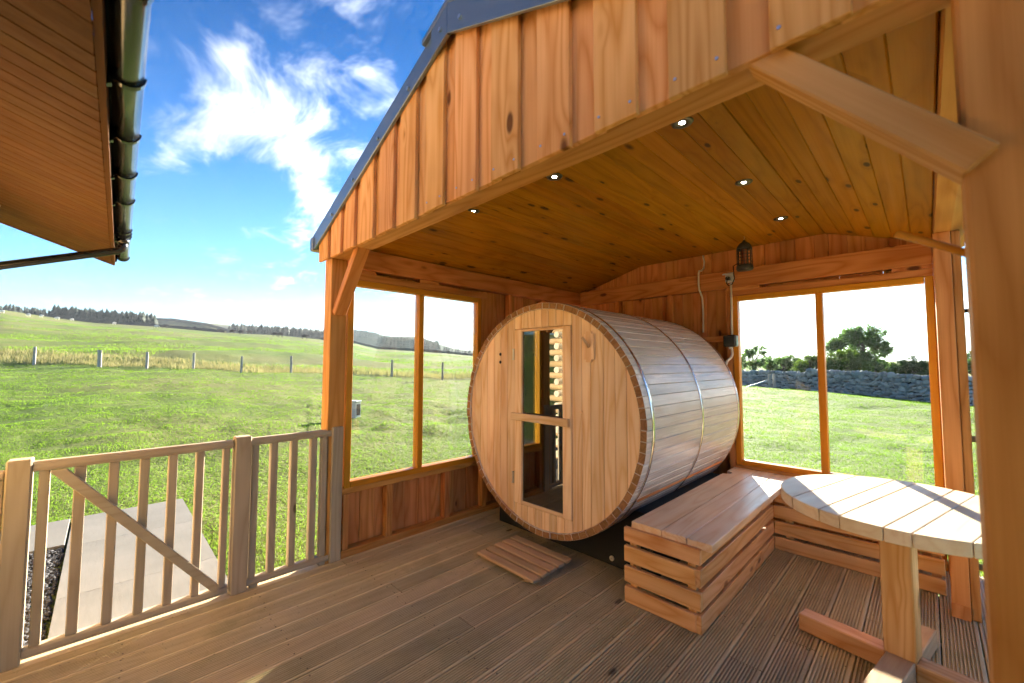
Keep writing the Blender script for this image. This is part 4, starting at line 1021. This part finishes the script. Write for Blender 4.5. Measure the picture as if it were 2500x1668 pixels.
plantation('hazy conifers on the hilltop seen through the left pane of the side window', [(800, 824), (864, 818), (925, 828)], 560, 10, 260, 30, M_PINE_HAZE)
plantation('scattered conifers low on the hill seen through the right pane of the side window', [(1040, 852), (1120, 862), (1163, 868)], 420, 7, 36, 30, M_PINE_HAZE)

# ------------------------------------------------------------------ sheep and cattle on the hill
def animal_mesh(name, bl, bh, bw_, leg, mat, mat2):
    bm = bmesh.new(); bmesh.ops.create_icosphere(bm, subdivisions=2, radius=1)
    for v in bm.verts: v.co = Vector((v.co.x*bl/2, v.co.y*bw_/2, v.co.z*bh/2 + leg+bh*.45))
    for sx_ in (-.32, .32):
        for sy_ in (-.25, .25): atube(bm, [(bl*sx_, bw_*sy_, 0), (bl*sx_*1.03, bw_*sy_, leg*.5), (bl*sx_, bw_*sy_, leg+bh*.2)], [bh*.06, bh*.07, bh*.10], 6)
    atube(bm, [(bl*.42, 0, leg+bh*.55), (bl*.60, 0, leg+bh*.50), (bl*.70, 0, leg+bh*.32), (bl*.74, 0, leg+bh*.1)], [bh*.22, bh*.17, bh*.15, bh*.08], 8)
    atube(bm, [(-bl*.48, 0, leg+bh*.6), (-bl*.54, 0, leg+bh*.2)], [bh*.05, bh*.03], 5)
    bmesh.ops.recalc_face_normals(bm, faces=bm.faces); me = bpy.data.meshes.new(name); bm.to_mesh(me); bm.free(); me.materials.append(mat); me.shade_smooth(); return me
def cast(px, py, Dmax=DR-2):
    d = ray(px, py); D = 40.0
    while D < Dmax:
        p = Vector((0, 0, H))+d*(D/d.dot(CF)*1.0)
        if p.z <= gz(p.x, p.y): return p
        D += 1.0
    x, y, zz = gpos(px, Dmax); return Vector((x, y, gz(x, y)))
shm = animal_mesh('sheep', 1.25, .75, .6, .32, M_WOOL, M_HIDE); com = animal_mesh('cow', 2.3, 1.05, .8, .62, M_HIDE, M_HIDE)
c3 = lambda x, y: (x/2.9375, 700+y/2.9375)
desc = ['white sheep at the left edge of the hill pasture', 'white sheep below the skyline trees at far left', 'white sheep second from the left edge of the conifer block', 'white sheep just below the left end of the conifer block', 'white sheep below the middle of the conifer block', 'white sheep below the right half of the conifer block', 'white sheep at the right end of the conifer block']
for (q, lb) in zip([(15, 190), (205, 214), (295, 220), (412, 237), (518, 246), (818, 272), (1120, 296)], desc):
    p = cast(*c3(*q)); o = link(bpy.data.objects.new('sheep', shm), None, p); o.rotation_euler = (0, 0, YAW+R(random.choice((0, 180, 30, 200)))); o.location.z = gz(p.x, p.y); tag(o, lb, 'sheep', 'sheep on the hill pasture')
desc = ['dark cow alone on the upper hillside right of the conifer block', 'dark cow near the far wall on the hillside', 'dark cow above the middle of the hill pasture', 'dark cow left of the far conifer block', 'dark cow below the left end of the far conifer block', 'dark cow second from the left below the far conifer block', 'dark cow below the middle of the far conifer block', 'dark cow below the right half of the far conifer block', 'dark cow nearest to the pavilion corner post']
for (q, lb) in zip([(1180, 300), (1395, 312), (1570, 328), (1665, 334), (1730, 343), (1790, 341), (1972, 358), (2010, 365), (2185, 378)], desc):
    p = cast(*c3(*q)); o = link(bpy.data.objects.new('cow', com), None, p); o.rotation_euler = (0, 0, YAW+R(random.choice((0, 180, 20, 160)))); o.location.z = gz(p.x, p.y); tag(o, lb, 'cow', 'dark cattle on the hill pasture')

# ------------------------------------------------------------------ trees beyond the wall
def tree(label, px, D, top_px, spread, nleaf, lobes, mat=M_LEAF, name='tree', leaf=.16, group='trees beyond the stone wall', trunk=.22):
    """lobes: (pixel x, pixel y, radius in m) of each clump of foliage, at distance D"""
    x, y, _ = gpos(px, D); zb = gz(x, y)-.2; t = thing(name, label, 'tree' if name == 'tree' else 'bush', (x, y, zb), group)
    rs = random.Random(hash(label) % 1000 + int(px)); rr = np.random.default_rng(int(px)*7+1)
    C = []
    for (lx, ly, lr) in lobes:
        a = (lx-1250)/FPX; dd = D+rs.uniform(-1, 1)*lr*.8; C.append((Vector((-SY*dd+CY*a*dd, CY*dd+SY*a*dd, H+(hor(lx)-ly)/FPX*D)), lr))
    bm = bmesh.new(); topc = max(c.z for c, _ in C); hub = Vector((x, y, zb+(topc-zb)*.45))
    atube(bm, [(x, y, zb), tuple(Vector((x, y, zb)).lerp(hub, .5)+Vector((.08, 0, 0))), tuple(hub), (x, y+.1, topc-.2)], [trunk*1.2, trunk, trunk*.75, trunk*.15], 8)
    for c, lr in C:
        m_ = hub.lerp(c, .5)+Vector((rs.uniform(-.2, .2), rs.uniform(-.2, .2), -.15)); st_ = Vector((x, y, zb)).lerp(hub, rs.uniform(.7, 1.0))
        atube(bm, [tuple(st_), tuple(m_), tuple(c)], [trunk*.45, trunk*.28, trunk*.08], 6)
        for k in range(3):
            e_ = c+Vector((rs.uniform(-1, 1), rs.uniform(-1, 1), rs.uniform(-.3, 1)))*lr*.8; atube(bm, [tuple(m_), tuple((m_+e_)/2+Vector((0, 0, .1))), tuple(e_)], [trunk*.18, trunk*.1, trunk*.03], 5)
    part('trunk', bm, M_BARK, t, True)
    w_ = np.array([lr**2 for _, lr in C]); w_ /= w_.sum(); idx = rr.choice(len(C), nleaf, p=w_)
    cen = np.array([tuple(c) for c, _ in C]); rad = np.array([lr for _, lr in C])
    # sub-clumps give light and dark patches with gaps between
    nsub = 14; subs = rr.normal(0, 1, (len(C), nsub, 3)); subs /= np.linalg.norm(subs, axis=2, keepdims=True); subs *= rr.uniform(.35, 1.0, (len(C), nsub, 1)); subs[..., 2] *= .8
    sk_ = rr.integers(0, nsub, nleaf); P = cen[idx] + (subs[idx, sk_] + rr.normal(0, .17, (nleaf, 3)))*rad[idx][:, None]
    s = leaf*rr.uniform(.6, 1.3, nleaf)[:, None]; u_ = rr.normal(0, 1, (nleaf, 3)); u_ /= np.linalg.norm(u_, axis=1, keepdims=True); v_ = np.cross(u_, rr.normal(0, 1, (nleaf, 3))); v_ /= np.linalg.norm(v_, axis=1, keepdims=True)
    V = np.stack([P-u_*s*.5, P+v_*s*.32, P+u_*s*.5, P-v_*s*.32], 1).reshape(-1, 3) - np.array([x, y, zb])
    o = npmesh('crown', V, np.arange(nleaf*4).reshape(-1, 4), mat, False, 4); o.parent = t; o.location = (0, 0, 0)
    return t
tree('large spreading tree with airy crown behind the stone wall', 2110, 44, 793, 3, 15000, [(2110, 812, 1.25), (2085, 822, 1.05), (2135, 828, 1.2), (2150, 850, 1.0), (2160, 862, .6), (2108, 845, 1.3), (2065, 838, 1.1), (2040, 840, 1.0), (2026, 850, .8), (2075, 865, 1.0), (2120, 875, 1.1), (2142, 884, .7)], M_LEAF, leaf=.20, trunk=.22)
tree('tall thin airy tree at the left edge of the back window', 1838, 42, 844, 1, 3600, [(1825, 866, .8), (1852, 858, .75), (1816, 886, .8), (1858, 884, .7), (1838, 892, .9), (1865, 850, .3)], M_LEAF, leaf=.17, trunk=.12)
tree('low dark bushy tree right of the thin tree', 1912, 46, 868, 1, 5200, [(1880, 890, 1.0), (1905, 884, 1.0), (1925, 879, .9), (1938, 890, .8), (1895, 900, 1.0), (1925, 902, 1.0)], M_LEAF, leaf=.2)
tree('bright green bushy tree behind the window mullion', 1975, 40, 868, 1, 5200, [(1950, 892, .8), (1970, 882, .9), (1990, 878, .9), (2005, 890, .9), (1965, 902, .9), (1995, 905, .9)], M_LEAF2, leaf=.18)
tree('dense dark bush below the left side of the large tree', 2062, 39, 862, 1, 7500, [(2035, 882, .9), (2060, 873, .95), (2085, 880, .95), (2045, 898, 1.0), (2075, 902, 1.0), (2025, 902, .8), (2098, 900, .8)], M_LEAF2, 'bush', leaf=.17)
tree('dark bush below the right side of the large tree', 2135, 43, 880, 1, 3600, [(2112, 900, .9), (2132, 895, .8), (2148, 903, .9), (2155, 912, .7)], M_LEAF, 'bush', leaf=.18)
tree('yellow-green bush left of the hedge', 2166, 52, 886, 1, 2600, [(2156, 902, 1.0), (2172, 899, 1.0), (2186, 905, 1.0)], M_LEAF2, 'bush', leaf=.22)
tree('broad dark hedge tree at the right end of the stone wall', 2222, 38, 884, 1, 7000, [(2190, 903, .8), (2208, 894, .8), (2228, 890, .8), (2246, 895, .8), (2262, 900, .8), (2215, 912, .9), (2245, 914, .9), (2270, 912, .8)], M_LEAF, leaf=.17)
tree('dark leafy tree glimpsed right of the pavilion post', 2375, 34, 862, 1, 4500, [(2350, 890, .8), (2372, 878, .9), (2395, 885, .9), (2380, 902, .9), (2420, 898, .9)], M_LEAF, leaf=.17)

# ------------------------------------------------------------------ grass
def blades(name, n, dmin, dmax, pxr, hlo, hhi, mat, keep, wk=1.0, label=None, lean=.5, power=2.0):
    u_ = rng.random(n)
    D = (dmin**(1-power+1) + u_*(dmax**(2-power)-dmin**(2-power)))**(1/(2-power)) if power != 2 else dmin*(dmax/dmin)**u_
    px = rng.uniform(*pxr, n); a = (px-1250)/FPX; x = -SY*D+CY*a*D; y = CY*D+SY*a*D
    k = keep(x, y, D, px); x, y, D = x[k], y[k], D[k]; n = len(x)
    z = terr(x, y) + np.array([bumpz(p, q) for p, q in zip(x, y)]) - .006
    h = rng.uniform(hlo, hhi, n)*(.65+.7*rng.random(n)); wv = .0035*wk*np.maximum(1, D/4.6)*rng.uniform(.7, 1.4, n)
    t = rng.uniform(0, 2*np.pi, n); lx = np.cos(t)*h*lean*rng.random(n); ly = np.sin(t)*h*lean*rng.random(n)
    t2 = rng.uniform(0, np.pi, n); dx, dy = np.cos(t2)*wv, np.sin(t2)*wv
    V = np.empty((n, 5, 3), np.float32)
    V[:, 0] = np.stack([x-dx, y-dy, z], 1); V[:, 1] = np.stack([x+dx, y+dy, z], 1)
    V[:, 2] = np.stack([x+dx*.7+lx*.4, y+dy*.7+ly*.4, z+h*.6], 1); V[:, 3] = np.stack([x-dx*.7+lx*.4, y-dy*.7+ly*.4, z+h*.6], 1); V[:, 4] = np.stack([x+lx, y+ly, z+h*.98], 1)
    i = np.arange(n)[:, None]*5
    F = np.concatenate([i+np.array([[0, 1, 2]]), i+np.array([[0, 2, 3]]), i+np.array([[3, 2, 4]])], 0)
    o = npmesh(name, V.reshape(-1, 3), F, mat); o['kind'] = 'stuff'; o['label'] = label
def lawn_ok(x, y, D, px):
    deckm = (x > -3.12) & (x < 1.15) & (y > -1.6) & (y < 4.28)
    pathm = (x > -6.16) & (x < -2.9) & (y > -1.7) & (y < .715)
    lod = (y < -.7) & (x > -4.4)
    return ~(deckm | pathm | lod) & (D < np.interp(px, _px, _df)-.1)
blades('grass', 330000, 2.3, 27, (-60, 2560), .016, .034, M_GRASS, lawn_ok, .85, 'short mown green lawn around the pavilion', 1.3)
def tall_ok(x, y, D, px): return px < 1800
blades('tall_grass', 16000, 27.3, 32, (-60, 1800), .16, .36, M_STRAW, tall_ok, .55, 'strip of long pale grass along the field fence', .6)
def field_ok(x, y, D, px): return (mnoise_arr(x, y) > -.15)
def mnoise_arr(x, y): return np.sin(x*.21+np.sin(y*.13)*2)+np.sin(y*.27+1.3)*.6
blades('field_grass', 60000, 31, 120, (-60, 1300), .08, .20, M_GRASS, field_ok, .5, 'rough grass over the rising hill pasture', .8)

# ------------------------------------------------------------------ thin evening haze over the valley
bm = bmesh.new(); abox(bm, -3600, 1500, -400, 3600, -90, 48)
hm = bpy.data.materials.new('haze'); hm.use_nodes = True; t_ = hm.node_tree; t_.nodes.clear(); g = G(t_)
pv = g.n('VolumePrincipled', {'Color': (.86, .93, 1.0), 'Density': .00021, 'Anisotropy': .2}); t_.links.new(pv.outputs[0], g.n('OutputMaterial').inputs['Volume'])
hz_ = part('haze', bm, hm); hz_['kind'] = 'stuff'; hz_['label'] = 'thin pale haze over the far hills'
